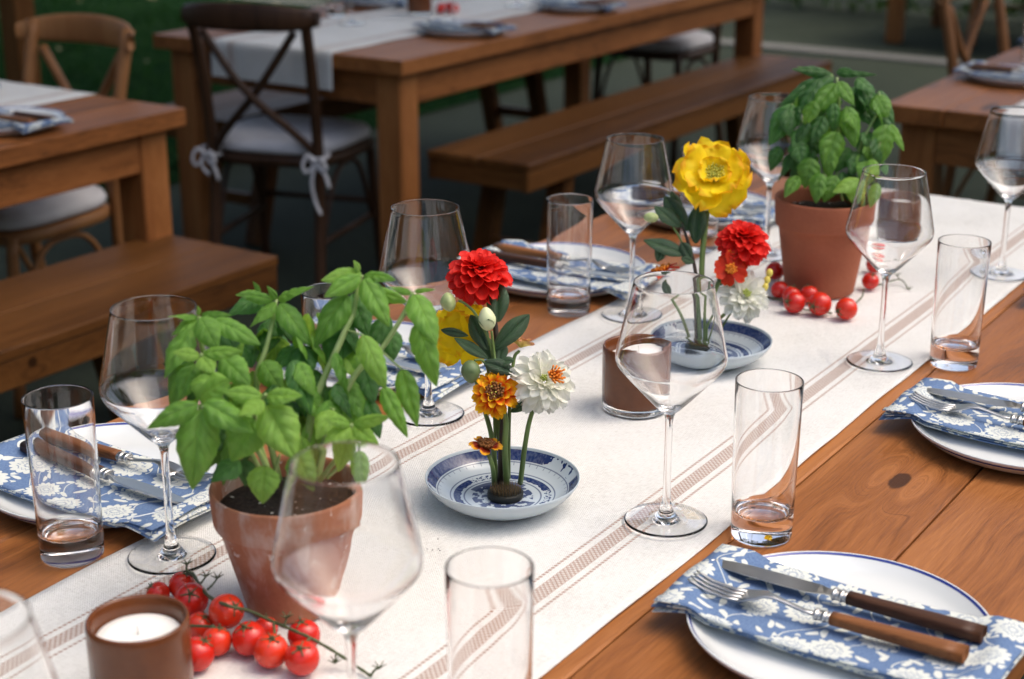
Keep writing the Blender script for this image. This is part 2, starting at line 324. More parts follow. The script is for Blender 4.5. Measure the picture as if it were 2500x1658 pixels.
# ------------------------------------------------------------------ mesh helpers
def md(name, verts, faces, uvs=None, smooth=True, mats=None, fm=None):
    me = bpy.data.meshes.new(name); me.from_pydata([tuple(map(float, p)) for p in verts], [], [tuple(map(int, f)) for f in faces])
    if smooth: me.polygons.foreach_set('use_smooth', [True] * len(me.polygons))
    if uvs is not None:
        l = me.uv_layers.new(name='UVMap')
        idx = np.zeros(len(me.loops), dtype=np.int32); me.loops.foreach_get('vertex_index', idx)
        l.data.foreach_set('uv', np.array(uvs, dtype=np.float32)[idx].ravel())
    for k in (mats or []): me.materials.append(MAT[k])
    if fm is not None: me.polygons.foreach_set('material_index', fm)
    me.update(); return me
def ob(name, me, mat=None, parent=None, loc=None, rot=None, mtx=None, scale=None):
    o = bpy.data.objects.new(name, me); COL.objects.link(o)
    if mat and len(me.materials) == 0: me.materials.append(MAT[mat])
    if parent is not None: o.parent = parent
    if mtx is not None: o.matrix_basis = mtx
    if loc is not None: o.location = loc
    if rot is not None: o.rotation_euler = rot
    if scale is not None: o.scale = scale
    return o
def tag(o, label=None, cat=None, group=None, kind=None):
    for k, v in (('label', label), ('category', cat), ('group', group), ('kind', kind)):
        if v: o[k] = v
    return o
def thing(name, label, cat, loc=(0, 0, 0), rz=0.0, group=None):
    o = bpy.data.objects.new(name, None); COL.objects.link(o); o.empty_display_size = 0.05
    o.location = loc; o.rotation_euler = (0, 0, rz); return tag(o, label, cat, group)
def copy_tree(o, parent=None):
    c = o.copy(); COL.objects.link(c); c.parent = parent
    for ch in list(o.children): copy_tree(ch, c)
    return c
def place(proto, used, loc, rz, label, group=None):
    o = proto if not used else copy_tree(proto)
    used.append(o); o.location = loc; o.rotation_euler = (0, 0, rz); o['label'] = label
    if group: o['group'] = group
    return o
def lathe(prof, n=48, close=False):
    vs, fs = [], []
    for r, z in prof:
        for i in range(n):
            a = 2 * math.pi * i / n; vs.append((r * math.cos(a), r * math.sin(a), z))
    for k in range(len(prof) - 1):
        for i in range(n):
            j = (i + 1) % n; fs.append((k * n + i, k * n + j, (k + 1) * n + j, (k + 1) * n + i))
    return vs, fs
def spline(pts, n):
    """Catmull-Rom through 2D/3D points, n samples per span"""
    P = [np.array(p, float) for p in pts]; P = [2 * P[0] - P[1]] + P + [2 * P[-1] - P[-2]]; out = []
    for i in range(1, len(P) - 2):
        for k in range(n):
            t = k / n; a, b, c, d = P[i - 1], P[i], P[i + 1], P[i + 2]
            out.append(0.5 * ((2 * b) + (c - a) * t + (2 * a - 5 * b + 4 * c - d) * t * t + (3 * b - a - 3 * c + d) * t ** 3))
    out.append(P[-2]); return out
def tube(pts, radii, n=8, caps=True):
    pts = [np.array(p, float) for p in pts]
    if not hasattr(radii, '__len__'): radii = [radii] * len(pts)
    vs, fs = [], []; prev = None
    for i, p in enumerate(pts):
        t = pts[min(i + 1, len(pts) - 1)] - pts[max(i - 1, 0)]; t /= (np.linalg.norm(t) + 1e-9)
        if prev is None:
            a = np.array([0, 0, 1.0]) if abs(t[2]) < 0.9 else np.array([1.0, 0, 0]); u = np.cross(a, t)
        else: u = prev - t * (prev @ t)
        u /= (np.linalg.norm(u) + 1e-9); prev = u; v = np.cross(t, u)
        for k in range(n):
            a = 2 * math.pi * k / n; vs.append(p + radii[i] * (u * math.cos(a) + v * math.sin(a)))
    for i in range(len(pts) - 1):
        for k in range(n):
            j = (k + 1) % n; fs.append((i * n + k, i * n + j, (i + 1) * n + j, (i + 1) * n + k))
    if caps:
        fs.append(tuple(range(n - 1, -1, -1))); o = (len(pts) - 1) * n; fs.append(tuple(range(o, o + n)))
    return vs, fs
def join(*parts):
    vs, fs = [], []
    for v, f in parts:
        o = len(vs); vs += list(v); fs += [tuple(i + o for i in q) for q in f]
    return vs, fs
def box(x0, x1, y0, y1, z0, z1, bev=0.004):
    """box with chamfered edges"""
    b = min(bev, (x1 - x0) / 3, (y1 - y0) / 3, (z1 - z0) / 3); vs, fs = [], []
    idx = {}
    for sx in (0, 1):
        for sy in (0, 1):
            for sz in (0, 1):
                c = ((x0, x1)[sx], (y0, y1)[sy], (z0, z1)[sz]); d = [b if s == 0 else -b for s in (sx, sy, sz)]
                for ax in range(3):
                    p = [c[k] + d[k] for k in range(3)]; p[ax] = c[ax]; idx[sx, sy, sz, ax] = len(vs); vs.append(p)
    def q(*k): fs.append(tuple(idx[i] for i in k))
    for ax in range(3):
        u, v = [(1, 2), (2, 0), (0, 1)][ax]
        for s in (0, 1):
            ks = []
            for a, b_ in ((0, 0), (1, 0), (1, 1), (0, 1)):
                k = [0, 0, 0]; k[ax] = s; k[u] = a; k[v] = b_; ks.append((*k, ax))
            q(*(ks if s else ks[::-1]))
    for ax in range(3):                     # edge chamfers parallel to ax
        u, v = [(1, 2), (2, 0), (0, 1)][ax]
        for a in (0, 1):
            for b_ in (0, 1):
                k0 = [0, 0, 0]; k1 = [0, 0, 0]; k0[u] = k1[u] = a; k0[v] = k1[v] = b_; k1[ax] = 1
                f = [(*k0, u), (*k1, u), (*k1, v), (*k0, v)]
                q(*(f if (a ^ b_) else f[::-1]))
    for sx in (0, 1):
        for sy in (0, 1):
            for sz in (0, 1):
                f = [(sx, sy, sz, 0), (sx, sy, sz, 1), (sx, sy, sz, 2)]; q(*(f if (sx + sy + sz) % 2 else f[::-1]))
    return vs, fs
def boxo(name, dims, mat, parent, bev=0.004, loc=None, rot=None):
    """box object with its own origin at its centre"""
    x0, x1, y0, y1, z0, z1 = dims; c = ((x0 + x1) / 2, (y0 + y1) / 2, (z0 + z1) / 2)
    vs, fs = box(x0 - c[0], x1 - c[0], y0 - c[1], y1 - c[1], z0 - c[2], z1 - c[2], bev)
    return ob(name, md(name, vs, fs, smooth=False), mat, parent, loc=loc or c, rot=rot)
def frame(base, ydir, zdir, sx=1.0, sy=1.0, sz=1.0):
    y = Vector(ydir).normalized(); z = Vector(zdir); z = (z - y * z.dot(y))
    if z.length < 1e-4: z = y.orthogonal()
    z.normalize(); x = y.cross(z)
    m = Matrix((x * sx, y * sy, z * sz)).transposed().to_4x4(); m.translation = Vector(base); return m

# ------------------------------------------------------------------ the setting
def sheet(name, x0, x1, y0, y1, z, mat, n=1):
    o = ob(name, md(name, [(x0, y0, 0), (x1, y0, 0), (x1, y1, 0), (x0, y1, 0)], [(0, 1, 2, 3)], smooth=False), mat, loc=(0, 0, z)); return tag(o, kind='structure')
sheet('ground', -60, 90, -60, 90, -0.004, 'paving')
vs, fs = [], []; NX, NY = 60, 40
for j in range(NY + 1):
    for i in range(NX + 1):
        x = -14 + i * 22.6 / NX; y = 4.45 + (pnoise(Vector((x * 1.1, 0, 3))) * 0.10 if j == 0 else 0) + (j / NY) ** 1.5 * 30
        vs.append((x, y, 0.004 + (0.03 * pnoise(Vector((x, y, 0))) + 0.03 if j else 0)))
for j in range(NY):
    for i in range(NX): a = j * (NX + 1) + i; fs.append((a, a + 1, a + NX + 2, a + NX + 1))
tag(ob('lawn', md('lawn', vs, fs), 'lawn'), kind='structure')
vs, fs = box(8.78, 8.95, -20, 20, -0.05, 0.012, 0.004); tag(ob('pavement_edge', md('pavement_edge', vs, fs, smooth=False), 'paving_edge'), kind='structure')

# ------------------------------------------------------------------ tables and benches
def table(x0, x1, y0, y1, edges, label, legs=((0, 0), (1, 0), (0, 1), (1, 1)), over=0.035):
    t = thing('dining_table', label, 'table', ((x0 + x1) / 2, (y0 + y1) / 2, 0), 0, 'long wooden tables')
    cx, cy_ = (x0 + x1) / 2, (y0 + y1) / 2; th = 0.042
    for k in range(len(edges) - 1):
        a, b = edges[k] - cy_ + 0.0011, edges[k + 1] - cy_ - 0.0011
        e = R.uniform(-0.002, 0.002)
        boxo('plank', (x0 - cx + e, x1 - cx + e, a, b, TZ - th, TZ - R.uniform(0, 0.0006)), 'table_wood_knotted' if (k == 1 and x0 == 0.25) else 'table_wood', t, 0.0022)
    lw = 0.085; ins = over
    X0, X1, Y0, Y1 = x0 - cx + ins, x1 - cx - ins, y0 - cy_ + ins, y1 - cy_ - ins; za, zb = TZ - th - 0.095, TZ - th - 0.001
    for s, yy in ((0, Y0), (1, Y1 - 0.025)): boxo('apron', (X0 + lw + 0.001, X1 - lw - 0.001, yy + (0.004 if s == 0 else -0.004), yy + 0.025 + (0.004 if s == 0 else -0.004), za, zb), 'table_wood', t, 0.002)
    for xx in (X0 + 0.004, X1 - 0.029): boxo('apron', (xx, xx + 0.025, Y0 + lw + 0.001, Y1 - lw - 0.001, za, zb), 'table_wood_cross', t, 0.002)
    for i, j in legs:
        lx = X0 if i == 0 else X1 - lw; ly = Y0 if j == 0 else Y1 - lw
        boxo('leg', (lx, lx + lw, ly, ly + lw, 0.0, zb), 'table_wood_leg', t, 0.004)
    return t
E1 = [0.305 + 0.15 * k for k in range(8)]
table(0.25, 2.80, 0.305, 1.355, E1, 'long brown plank table in focus set with glasses, flowers and basil')
table(3.50, 5.95, 2.645, 3.585, [2.645 + 0.94 / 6 * k for k in range(7)], 'long plank table behind the white cushioned chair with knotted ties')
table(0.15, 2.69, 2.66, 3.60, [2.66 + 0.94 / 6 * k for k in range(7)], 'plank table end beside the honey coloured cross back chair')
table(3.62, 6.10, 0.305, 1.325, [0.305 + 1.02 / 7 * k for k in range(8)], 'plank table with white runner behind the basil with many drooping leaves')
t = thing('wooden_post', 'square dark wooden post on the lawn behind the honey chair', 'post', (3.90, 4.66, 0))
boxo('shaft', (-0.045, 0.045, -0.045, 0.045, 0.0, 2.6), 'bench_wood_leg', t, 0.006); boxo('foot_block', (-0.06, 0.06, -0.06, 0.06, 0.0, 0.08), 'bench_wood_leg', t, 0.006); boxo('cap', (-0.055, 0.055, -0.055, 0.055, 2.601, 2.64), 'bench_wood_leg', t, 0.006)
table(9.38, 10.35, 0.9, 3.5, [0.9 + 2.6 / 16 * k for k in range(17)], 'far table on the pavement beyond the pale kerb strip')

def bench(x0, x1, y0, y1, label):
    cx, cy_ = (x0 + x1) / 2, (y0 + y1) / 2; t = thing('bench', label, 'bench', (cx, cy_, 0), 0, 'wooden benches along the tables')
    n = 2; wdt = (y1 - y0) / n; L = (x1 - x0) / 2; Wd = (y1 - y0) / 2
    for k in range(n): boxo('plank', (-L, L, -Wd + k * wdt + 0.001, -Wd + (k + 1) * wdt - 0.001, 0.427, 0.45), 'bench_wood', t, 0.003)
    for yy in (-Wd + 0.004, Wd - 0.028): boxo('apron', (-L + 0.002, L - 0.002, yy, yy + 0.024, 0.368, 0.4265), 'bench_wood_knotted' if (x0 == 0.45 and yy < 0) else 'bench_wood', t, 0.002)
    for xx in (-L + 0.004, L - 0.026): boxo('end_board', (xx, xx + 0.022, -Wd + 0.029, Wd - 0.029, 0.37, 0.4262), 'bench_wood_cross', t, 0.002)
    for s in (-1, 1):
        for q in (-1, 1):                   # splayed legs
            vs, fs = box(-0.03, 0.03, -0.03, 0.03, -0.2135, 0.2135, 0.003)
            vs = [(x - s * (z - 0.2135) * 0.28, y, z) for x, y, z in vs]
            ob('leg', md('leg', vs, fs, smooth=False), 'bench_wood_leg', t, loc=(s * (L - 0.30), q * (Wd - 0.062), 0.2135))
        boxo('stretcher', (s * (L - 0.20) - 0.012, s * (L - 0.20) + 0.012, -Wd + 0.094, Wd - 0.094, 0.12, 0.16), 'bench_wood_cross', t, 0.002)
    return t
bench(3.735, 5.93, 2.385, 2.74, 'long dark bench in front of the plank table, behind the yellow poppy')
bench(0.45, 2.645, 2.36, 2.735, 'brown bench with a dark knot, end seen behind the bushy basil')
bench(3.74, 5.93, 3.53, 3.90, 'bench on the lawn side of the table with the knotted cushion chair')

# ------------------------------------------------------------------ cross-back chairs
def chair(loc, rz, label, wmat, ties=False):
    """faces +x; back posts at x = 0; width along y"""
    t = thing('cross_back_chair', label, 'chair', loc, rz, 'cross back chairs')
    hw = 0.165
    for s in (-1, 1):                       # rear leg runs up into the back post
        pts = spline([(-0.05, s * (hw + 0.01), 0), (0.0, s * hw, 0.28), (0.005, s * hw, 0.45), (-0.02, s * (hw + 0.002), 0.66), (-0.075, s * (hw + 0.008), 0.880)], 6)
        vs, fs = tube(pts, [0.0165] * len(pts), 10); ob('back_post', md('back_post', vs, fs), wmat, t)
        pts = spline([(0.40, s * 0.20, 0), (0.375, s * 0.19, 0.25), (0.36, s * 0.185, 0.44)], 4)
        vs, fs = tube(pts, [0.015] * len(pts), 10); ob('leg', md('leg', vs, fs), wmat, t)
    # bent top rail
    vs, fs = [], []; n = 24
    for i in range(n + 1):
        f = i / n * 2 - 1; y = f * 0.205; bow = -0.080 - 0.045 * (1 - f * f) + 0.03 * abs(f) ** 4
        zt = 0.900 - 0.016 * f * f - 0.012 * abs(f) ** 6; zb = 0.822 + 0.010 * abs(f) ** 6; th = 0.013
        c = 0.5 * (zt + zb); h = 0.5 * (zt - zb)
        for k in range(12):
            a = 2 * math.pi * k / 12; vs.append((bow + th * math.copysign(abs(math.cos(a)) ** 0.7, math.cos(a)), y, c + h * math.copysign(abs(math.sin(a)) ** 0.6, math.sin(a))))
    for i in range(n):
        for k in range(12): j = (k + 1) % 12; fs.append((i * 12 + k, i * 12 + j, (i + 1) * 12 + j, (i + 1) * 12 + k))
    fs.append(tuple(range(12))); fs.append(tuple(range(n * 12 + 11, n * 12 - 1, -1)))
    ob('top_rail', md('top_rail', vs, fs), wmat, t)
    for s in (-1, 1):                       # crossing bent bars
        pts = spline([(-0.062 - 0.02 * (s > 0), s * 0.135, 0.815), (-0.060 - 0.014 * (s > 0), s * 0.02, 0.655), (-0.025, -s * 0.10, 0.53), (0.01, -s * 0.165, 0.455)], 6)
        vs, fs = tube(pts, 0.012, 8); ob('cross_bar', md('cross_bar', [(x, y, z) for x, y, z in vs], fs), wmat, t)
    # seat frame and cushion, trapezoid with rounded corners
    def outline(k, grow=0.0):
        o = []
        for i in range(40):
            a = 2 * math.pi * i / 40; c, s = math.cos(a), math.sin(a); e = 0.55
            x = 0.195 + (0.205 + grow) * math.copysign(abs(c) ** e, c); wy = 0.195 + 0.03 * (x / 0.4) + grow
            o.append((x, wy * math.copysign(abs(s) ** e, s)))
        return o
    def slab(levels):
        vs, fs = [], []
        for g_, z in levels: vs += [(x, y, z) for x, y in outline(0, g_)]
        for l in range(len(levels) - 1):
            for i in range(40): j = (i + 1) % 40; fs.append((l * 40 + i, l * 40 + j, (l + 1) * 40 + j, (l + 1) * 40 + i))
        fs.append(tuple(range(39, -1, -1))); o = (len(levels) - 1) * 40; fs.append(tuple(range(o, o + 40))); return vs, fs
    vs, fs = slab([(-0.01, 0.418), (0.0, 0.422), (0.0, 0.446), (-0.008, 0.45)]); ob('seat', md('seat', vs, fs), wmat, t)
    vs, fs = slab([(-0.03, 0.4505), (-0.008, 0.458), (-0.004, 0.472), (-0.012, 0.488), (-0.05, 0.500), (-0.11, 0.505), (-0.17, 0.506)]); cu = ob('cushion', md('cushion', vs, fs), 'seat_cloth', t)
    for a, b, z in (((0.0, -0.17), (0.375, -0.185), 0.20), ((0.0, 0.17), (0.375, 0.185), 0.20), ((0.375, -0.18), (0.375, 0.18), 0.24)):
        vs, fs = tube([(a[0], a[1], z), (b[0], b[1], z)], 0.009, 8); ob('stretcher', md('stretcher', vs, fs), wmat, t)
    for s in (-1, 1):                       # bentwood brace under the seat
        vs, fs = tube(spline([(0.01, s * 0.165, 0.20), (0.10, s * 0.172, 0.37), (0.19, s * 0.178, 0.405), (0.28, s * 0.18, 0.37), (0.365, s * 0.183, 0.20)], 5), 0.008, 8); ob('brace', md('brace', vs, fs), wmat, t)
    if ties:
        for s in (-1, 1):
            kx, ky, kz = -0.018, s * 0.172, 0.452
            knot = spline([(kx + 0.03, ky - s * 0.03, kz + 0.01), (kx + 0.035, ky + s * 0.018, kz + 0.012), (kx - 0.004, ky + s * 0.022, kz + 0.006), (kx - 0.02, ky - s * 0.012, kz), (kx + 0.03, ky - s * 0.03, kz - 0.01)], 5)
            loop1 = spline([(kx - 0.01, ky, kz), (kx - 0.02, ky + 0.022, kz + 0.014), (kx - 0.025, ky + 0.036, kz - 0.012), (kx - 0.02, ky + 0.030, kz - 0.034), (kx - 0.015, ky + 0.012, kz - 0.022), (kx - 0.012, ky, kz)], 6)
            loop2 = spline([(kx - 0.01, ky, kz), (kx - 0.022, ky - 0.02, kz + 0.008), (kx - 0.024, ky - 0.034, kz - 0.016), (kx - 0.02, ky - 0.02, kz - 0.028), (kx - 0.012, ky, kz - 0.004)], 6)
            tl = 0.155 if s < 0 else 0.06
            tail = spline([(kx - 0.012, ky, kz), (kx - 0.02, ky + 0.012, kz - tl * 0.4), (kx - 0.016, ky + 0.006, kz - tl * 0.75), (kx - 0.02, ky - 0.012, kz - tl)], 6)
            tail2 = spline([(kx - 0.012, ky, kz), (kx - 0.02, ky - 0.03, kz - 0.04), (kx - 0.018, ky - 0.04, kz - 0.075)], 6)
            vs, fs = join(*[tube(q, 0.0052, 6) for q in (knot, loop1, loop2, tail, tail2)]); ob('cushion_tie', md('cushion_tie', vs, fs), 'seat_cloth', cu)
    return t
chair((3.425, 3.09, 0), rad(17), 'dark cross back chair with white cushion tied by knotted bows', 'chair_wood_dark', True)
chair((2.80, 3.20, 0), rad(180), 'honey coloured cross back chair with white cushion pushed under the table end', 'chair_wood_light')
chair((6.12, 3.14, 0), rad(178), 'dark chair with white cushion at the far end of the plank table', 'chair_wood_dark')
chair((5.02, 1.52, 0), rad(-100), 'light cross back chair standing behind the right table with white runner', 'chair_wood_light')
chair((9.25, 2.72, 0), rad(10), 'chair at the far table beyond the pale kerb strip', 'chair_wood_light')

# ------------------------------------------------------------------ runners
def runner(x0, x1, yc, half, label, ends, seed, wav=0.0025):
    """cloth strip lying on a table; ends: drop at (x0, x1)"""
    t = TZ + 0.0022; path = []               # (x, z, u)
    L = x1 - x0; n = int(L / 0.02)
    u = 0.0
    if ends[0]:
        for k in range(8, 0, -1): path.append((x0 - 0.006, t - ends[0] * k / 8, -ends[0] * k / 8))
        path.append((x0 - 0.003, t - 0.004, -0.003))
    for k in range(n + 1): path.append((x0 + L * k / n, t, L * k / n))
    if ends[1]:
        path.append((x1 + 0.003, t - 0.004, L + 0.003))
        for k in range(1, 9): path.append((x1 + 0.006, t - ends[1] * k / 8, L + ends[1] * k / 8))
    NV = 36; vs, fs, uv = [], [], []
    for x, z, uu in path:
        for j in range(NV + 1):
            f = j / NV * 2 - 1; e = (pnoise(Vector((uu * 2.4, seed, f))) * wav * 2.2 + pnoise(Vector((uu * 9, seed, f))) * wav * .5) * (abs(f) ** 3)
            y = yc + f * half + e + (0.0015 * math.sin(uu * 9 + seed) if abs(f) == 1 else 0)
            h = max(0, pnoise(Vector((uu * 5, f * 3, seed)))) * 0.0017 + (0.0011 * math.exp(-((f - 0.02) / 0.03) ** 2)) + (0.0014 if abs(f) > 0.955 else 0) * (0.6 + 0.4 * math.sin(uu * 30)) + 0.0032 * max(0, pnoise(Vector((uu * 3.1 + f, seed + 4, 0)))) * max(0, abs(f) - .62) / .38 + 0.0009 * math.exp(-(((uu + .02 * f) % .31 - .15) / .006) ** 2) + 0.0007 * math.exp(-((f + .5 + .05 * math.sin(uu * 2)) / .02) ** 2)
            on = (x >= x0 and x <= x1)
            vs.append((x + (0 if on else (h + 0.004 * pnoise(Vector((f * 4, uu * 3, seed)))) * (-1 if x < x0 else 1)), y, z + (h if on else 0))); uv.append((uu, f * half))
    m_ = NV + 1
    for i in range(len(path) - 1):
        for j in range(NV): a = i * m_ + j; fs.append((a, a + m_, a + m_ + 1, a + 1))
    # underside so the cloth has thickness
    nv = len(vs); vs2 = []
    for (x, y, z) in vs: vs2.append((x if (x0 <= x <= x1) else x + (0.0016 if x < x0 else -0.0016), y, z - (0.0016 if (x0 <= x <= x1) else 0)))
    vs += vs2; uv += uv; fs += [tuple(i + nv for i in f[::-1]) for f in fs]
    for i in range(len(path) - 1):
        for j in (0, NV):
            a = i * m_ + j; b = a + m_; fs.append((a, b, b + nv, a + nv) if j else (b, a, a + nv, b + nv))
    o = ob('table_runner', md('table_runner', vs, fs, uv), 'runner_cloth'); return tag(o, label, 'runner', 'striped cream table runners')
runner(0.25, 2.80, 0.852, 0.232, 'cream cloth runner with brown woven stripes under the saucers of flowers', (0.2, 0.22), 1.0)
runner(3.50, 5.95, 3.115, 0.228, 'cream runner hanging over the table end behind the dark chair', (0.105, 0.105), 5.0)
runner(0.15, 2.69, 3.185, 0.226, 'cream runner on the table beside the honey coloured chair', (0.1, 0.0), 8.0)
runner(3.62, 6.10, 0.83, 0.226, 'white runner on the table behind the far pot, hanging at its end', (0.12, 0.1), 12.0)

# ------------------------------------------------------------------ glassware
def shell(prof_out, prof_in, cut, names, n=56):
    pass
def wine_proto():
    t = thing('wine_glass', 'x', 'wine glass')
    out = [(0.0, 0.0016), (0.008, 0.0015), (0.020, 0.0008), (0.034, 0.0002), (0.0402, 0.0001), (0.0417, 0.0006), (0.0420, 0.0012), (0.0415, 0.0017)] + [tuple(p) for p in spline([(0.0395, 0.0019), (0.030, 0.0021), (0.019, 0.0028), (0.0125, 0.0052), (0.0085, 0.0095), (0.0062, 0.0150)], 5)]
    stem = [tuple(p) for p in spline([(0.0062, 0.0150), (0.0042, 0.026), (0.0037, 0.05), (0.0036, 0.085), (0.0040, 0.108), (0.0062, 0.1165)], 6)]
    bowl_o = [tuple(p) for p in spline([(0.0062, 0.1165), (0.0150, 0.1245), (0.0330, 0.1440), (0.0480, 0.1610), (0.0528, 0.1680), (0.0543, 0.1750), (0.0530, 0.1830), (0.0470, 0.2110), (0.0385, 0.2495)], 8)]
    top = [(0.03845, 0.2501), (0.0381, 0.2503), (0.03775, 0.2501)]
    inn = [(0.0377, 0.2495), (0.0462, 0.2110), (0.0521, 0.1830), (0.0534, 0.1750), (0.0519, 0.1686), (0.0471, 0.1618), (0.0321, 0.1448), (0.0130, 0.1262), (0.0060, 0.1240), (0.0, 0.1232)]
    bowl = bowl_o + top + [tuple(p) for p in spline(inn, 8)]
    ob('foot', md('foot', *lathe(out, 56)), 'clear_glass', t); ob('stem', md('stem', *lathe(stem, 56)), 'clear_glass', t); ob('bowl', md('bowl', *lathe(bowl, 56)), 'clear_glass', t)
    return t
def tumbler_proto():
    t = thing('water_glass', 'x', 'water glass')
    base = [(0.0, 0.0006), (0.024, 0.0006), (0.0275, 0.0), (0.0292, 0.0010), (0.0300, 0.0035), (0.0303, 0.013), (0.0305, 0.0200)]
    wall = [(0.0305, 0.0200)] + [(0.0305 + 0.0022 * k / 8, 0.020 + 0.1425 * k / 8) for k in range(1, 9)] + [(0.0326, 0.1636), (0.0322, 0.1639), (0.0318, 0.1636)] + [(0.0316 - 0.0024 * k / 8, 0.1625 - 0.131 * k / 8) for k in range(9)] + [tuple(p) for p in spline([(0.0289, 0.0302), (0.0262, 0.0266), (0.0200, 0.0252), (0.010, 0.0248), (0.0, 0.0247)], 5)]
    ob('base', md('base', *lathe(base, 56)), 'clear_glass', t); ob('wall', md('wall', *lathe(wall, 56)), 'clear_glass', t)
    return t
ZR = 0.0045                                  # top of the runner above the table
wp, wu = wine_proto(), []; tp, tu = tumbler_proto(), []
GW, GT = 'stemmed wine glasses', 'straight water glasses'
def wine(xy, label, z=ZR): place(wp, wu, (xy[0], xy[1], TZ + z), R.uniform(0, 6), label, GW)
def tumb(xy, label, z=0.0006): place(tp, tu, (xy[0], xy[1], TZ + z), R.uniform(0, 6), label, GT)
wine(at(1625, 1281), 'angular wine glass standing in front of the plain brown candle cup')
wine(at(2146, 892), 'angular wine glass in front of the clean terracotta pot')
wine(at(2443, 677), 'angular wine glass beside the runner end past the clean terracotta pot')
wine(at(841, 1142, 0.2505), 'wine glass in front of the lime-stained terracotta pot')
wine(at(421, 1368), 'wine glass on the runner edge behind the bushy basil leaves')
wine(at(1047, 1020), 'wine glass behind the red dahlia and the basil tips')
wine(at(1540, 777), 'wine glass beside the yellow poppy, at the open plate with water glass')
wine(at(1890, 244, 0.2505), 'wine glass half hidden behind the leaves of the far basil')
wine(at(-95, 1530, 0.2505), 'wine glass on the runner past the candle cup by the tomatoes')
tumb(at(1858, 1308), 'tall water glass at the corner of the napkin beside the knotted plank')
tumb(at(2327, 890), 'tall water glass touching the runner edge beside the far wine glass')
tumb(at(1195, 1387, 0.163), 'water glass over the brown stripe in front of the saucer')
tumb(at(178, 1357), 'tall water glass in front of the plate with napkin by the basil')
tumb(at(805, 712, 0.163), 'water glass mostly hidden behind the bushy basil')
tumb(at(1388, 762), 'tall water glass behind the red dahlia, before the far plate')
tumb(at(1714, 365, 0.163), 'water glass hidden behind the yellow poppy')
# glasses on the other tables
wine((4.15, 2.93), 'small wine glass on the far cream runner beside the plates', ZR); wine((3.98, 3.20), 'wine glass on the far runner behind the dark chair', ZR)
tumb((4.10, 3.36), 'water glass on the far runner end', ZR); wine((4.62, 3.0), 'wine glass beside the second plate of the far table', ZR)
tumb((4.235, 1.155), 'water glass on the right table by the two plates'); wine((4.22, 1.03), 'wine glass on the right table runner', ZR)

# ------------------------------------------------------------------ place settings
def plate_proto():
    t = thing('plate', 'x', 'plate')
    prof = [(0.0, 0.0060)] + [tuple(p) for p in spline([(0.08, 0.0060), (0.100, 0.0066), (0.114, 0.0098), (0.1250, 0.0165), (0.1300, 0.0205)], 5)] + [(0.1310, 0.0210), (0.1318, 0.0206), (0.1316, 0.0192)] + [tuple(p) for p in spline([(0.1290, 0.0150), (0.1180, 0.0062), (0.108, 0.0020), (0.098, 0.0002)], 4)] + [(0.088, 0.0), (0.0, 0.0012)]
    ob('dish', md('dish', *lathe(prof[::-1], 72)), 'enamel_white', t); return t
def napkin_mesh(seed, W=0.136, L=0.295, flare=0.0):
    """folded cloth; local y along its length, lies over a plate of radius .131 centred at the origin"""
    rs = random.Random(seed); NX_, NY_ = 16, 36; vs, fs, uv = [], [], []
    def rest(x, y):                          # height the cloth rests at
        r = math.hypot(x, y); zp = 0.0068 if r < 0.098 else 0.0068 + 0.0150 * min(1, (r - 0.098) / 0.031) ** 1.3
        if r > 0.131: zp = 0.0222 - 0.20 * (r - 0.131) - 2.0 * (r - 0.131) ** 2
        return zp
    nl = 4
    for l in range(nl):
        ex = rs.uniform(-0.004, 0.003) if l < nl - 1 else 0; ey = rs.uniform(-0.003, 0.006) if l < nl - 1 else 0; o0 = len(vs)
        for s in (0, 1):
            for j in range(NY_ + 1):
                for i in range(NX_ + 1):
                    fx = i / NX_ * 2 - 1; fy = j / NY_ * 2 - 1; x = fx * (W / 2 + ex * (fx < 0)) ; y = fy * (L / 2) + (ey if fy > 0.9 else 0)
                    x += 0.004 * pnoise(Vector((y * 9, seed, l * 0.4))); yy = y + 0.003 * pnoise(Vector((x * 12, seed + 3, l * 0.5)))
                    # bridge the well: the cloth is fairly stiff
                    z = max(rest(x, yy), 0.0105 + 0.007 * abs(fy) ** 2 + 0.003 * abs(fx) ** 2 - (0.02 * max(0, abs(fy) - 0.9)))
                    if abs(fy) > 0.88: z = min(z, 0.0222) + 0.0 if math.hypot(x, yy) <= 0.131 else rest(x, yy)
                    gap = 0.0013 + 0.0022 * max(0, abs(fy) - 0.75) * 4 * (0.7 + 0.6 * pnoise(Vector((x * 20, l, seed)))) + (0.0010 if fx < -0.8 else 0)
                    z += l * gap + 0.0016 * pnoise(Vector((x * 22, yy * 16, seed + l * 0.15))) + 0.0006
                    edge = (1 - max(0, abs(fx) - 0.94) / 0.06) if abs(fx) > 0.94 else 1
                    z += (0.00075 if s else -0.0) * (1 if s else 1)
                    vs.append((x, yy, z)); uv.append((x + l * 0.37, y + l * 0.21))
        m_ = NX_ + 1; nn = m_ * (NY_ + 1)
        for j in range(NY_):
            for i in range(NX_):
                a = o0 + j * m_ + i; fs.append((a, a + m_, a + m_ + 1, a + 1)); b = a + nn; fs.append((b, b + 1, b + m_ + 1, b + m_))
        for j in range(NY_):
            a = o0 + j * m_; fs.append((a, a + nn, a + m_ + nn, a + m_)); a += NX_; fs.append((a, a + m_, a + m_ + nn, a + nn))
        for i in range(NX_):
            a = o0 + i; fs.append((a, a + 1, a + 1 + nn, a + nn)); a += NY_ * m_; fs.append((a, a + nn, a + 1 + nn, a + 1))
    return md('napkin', vs, fs, uv, mats=['napkin_cloth'])
NAP = [napkin_mesh(k) for k in (3, 8, 15)]
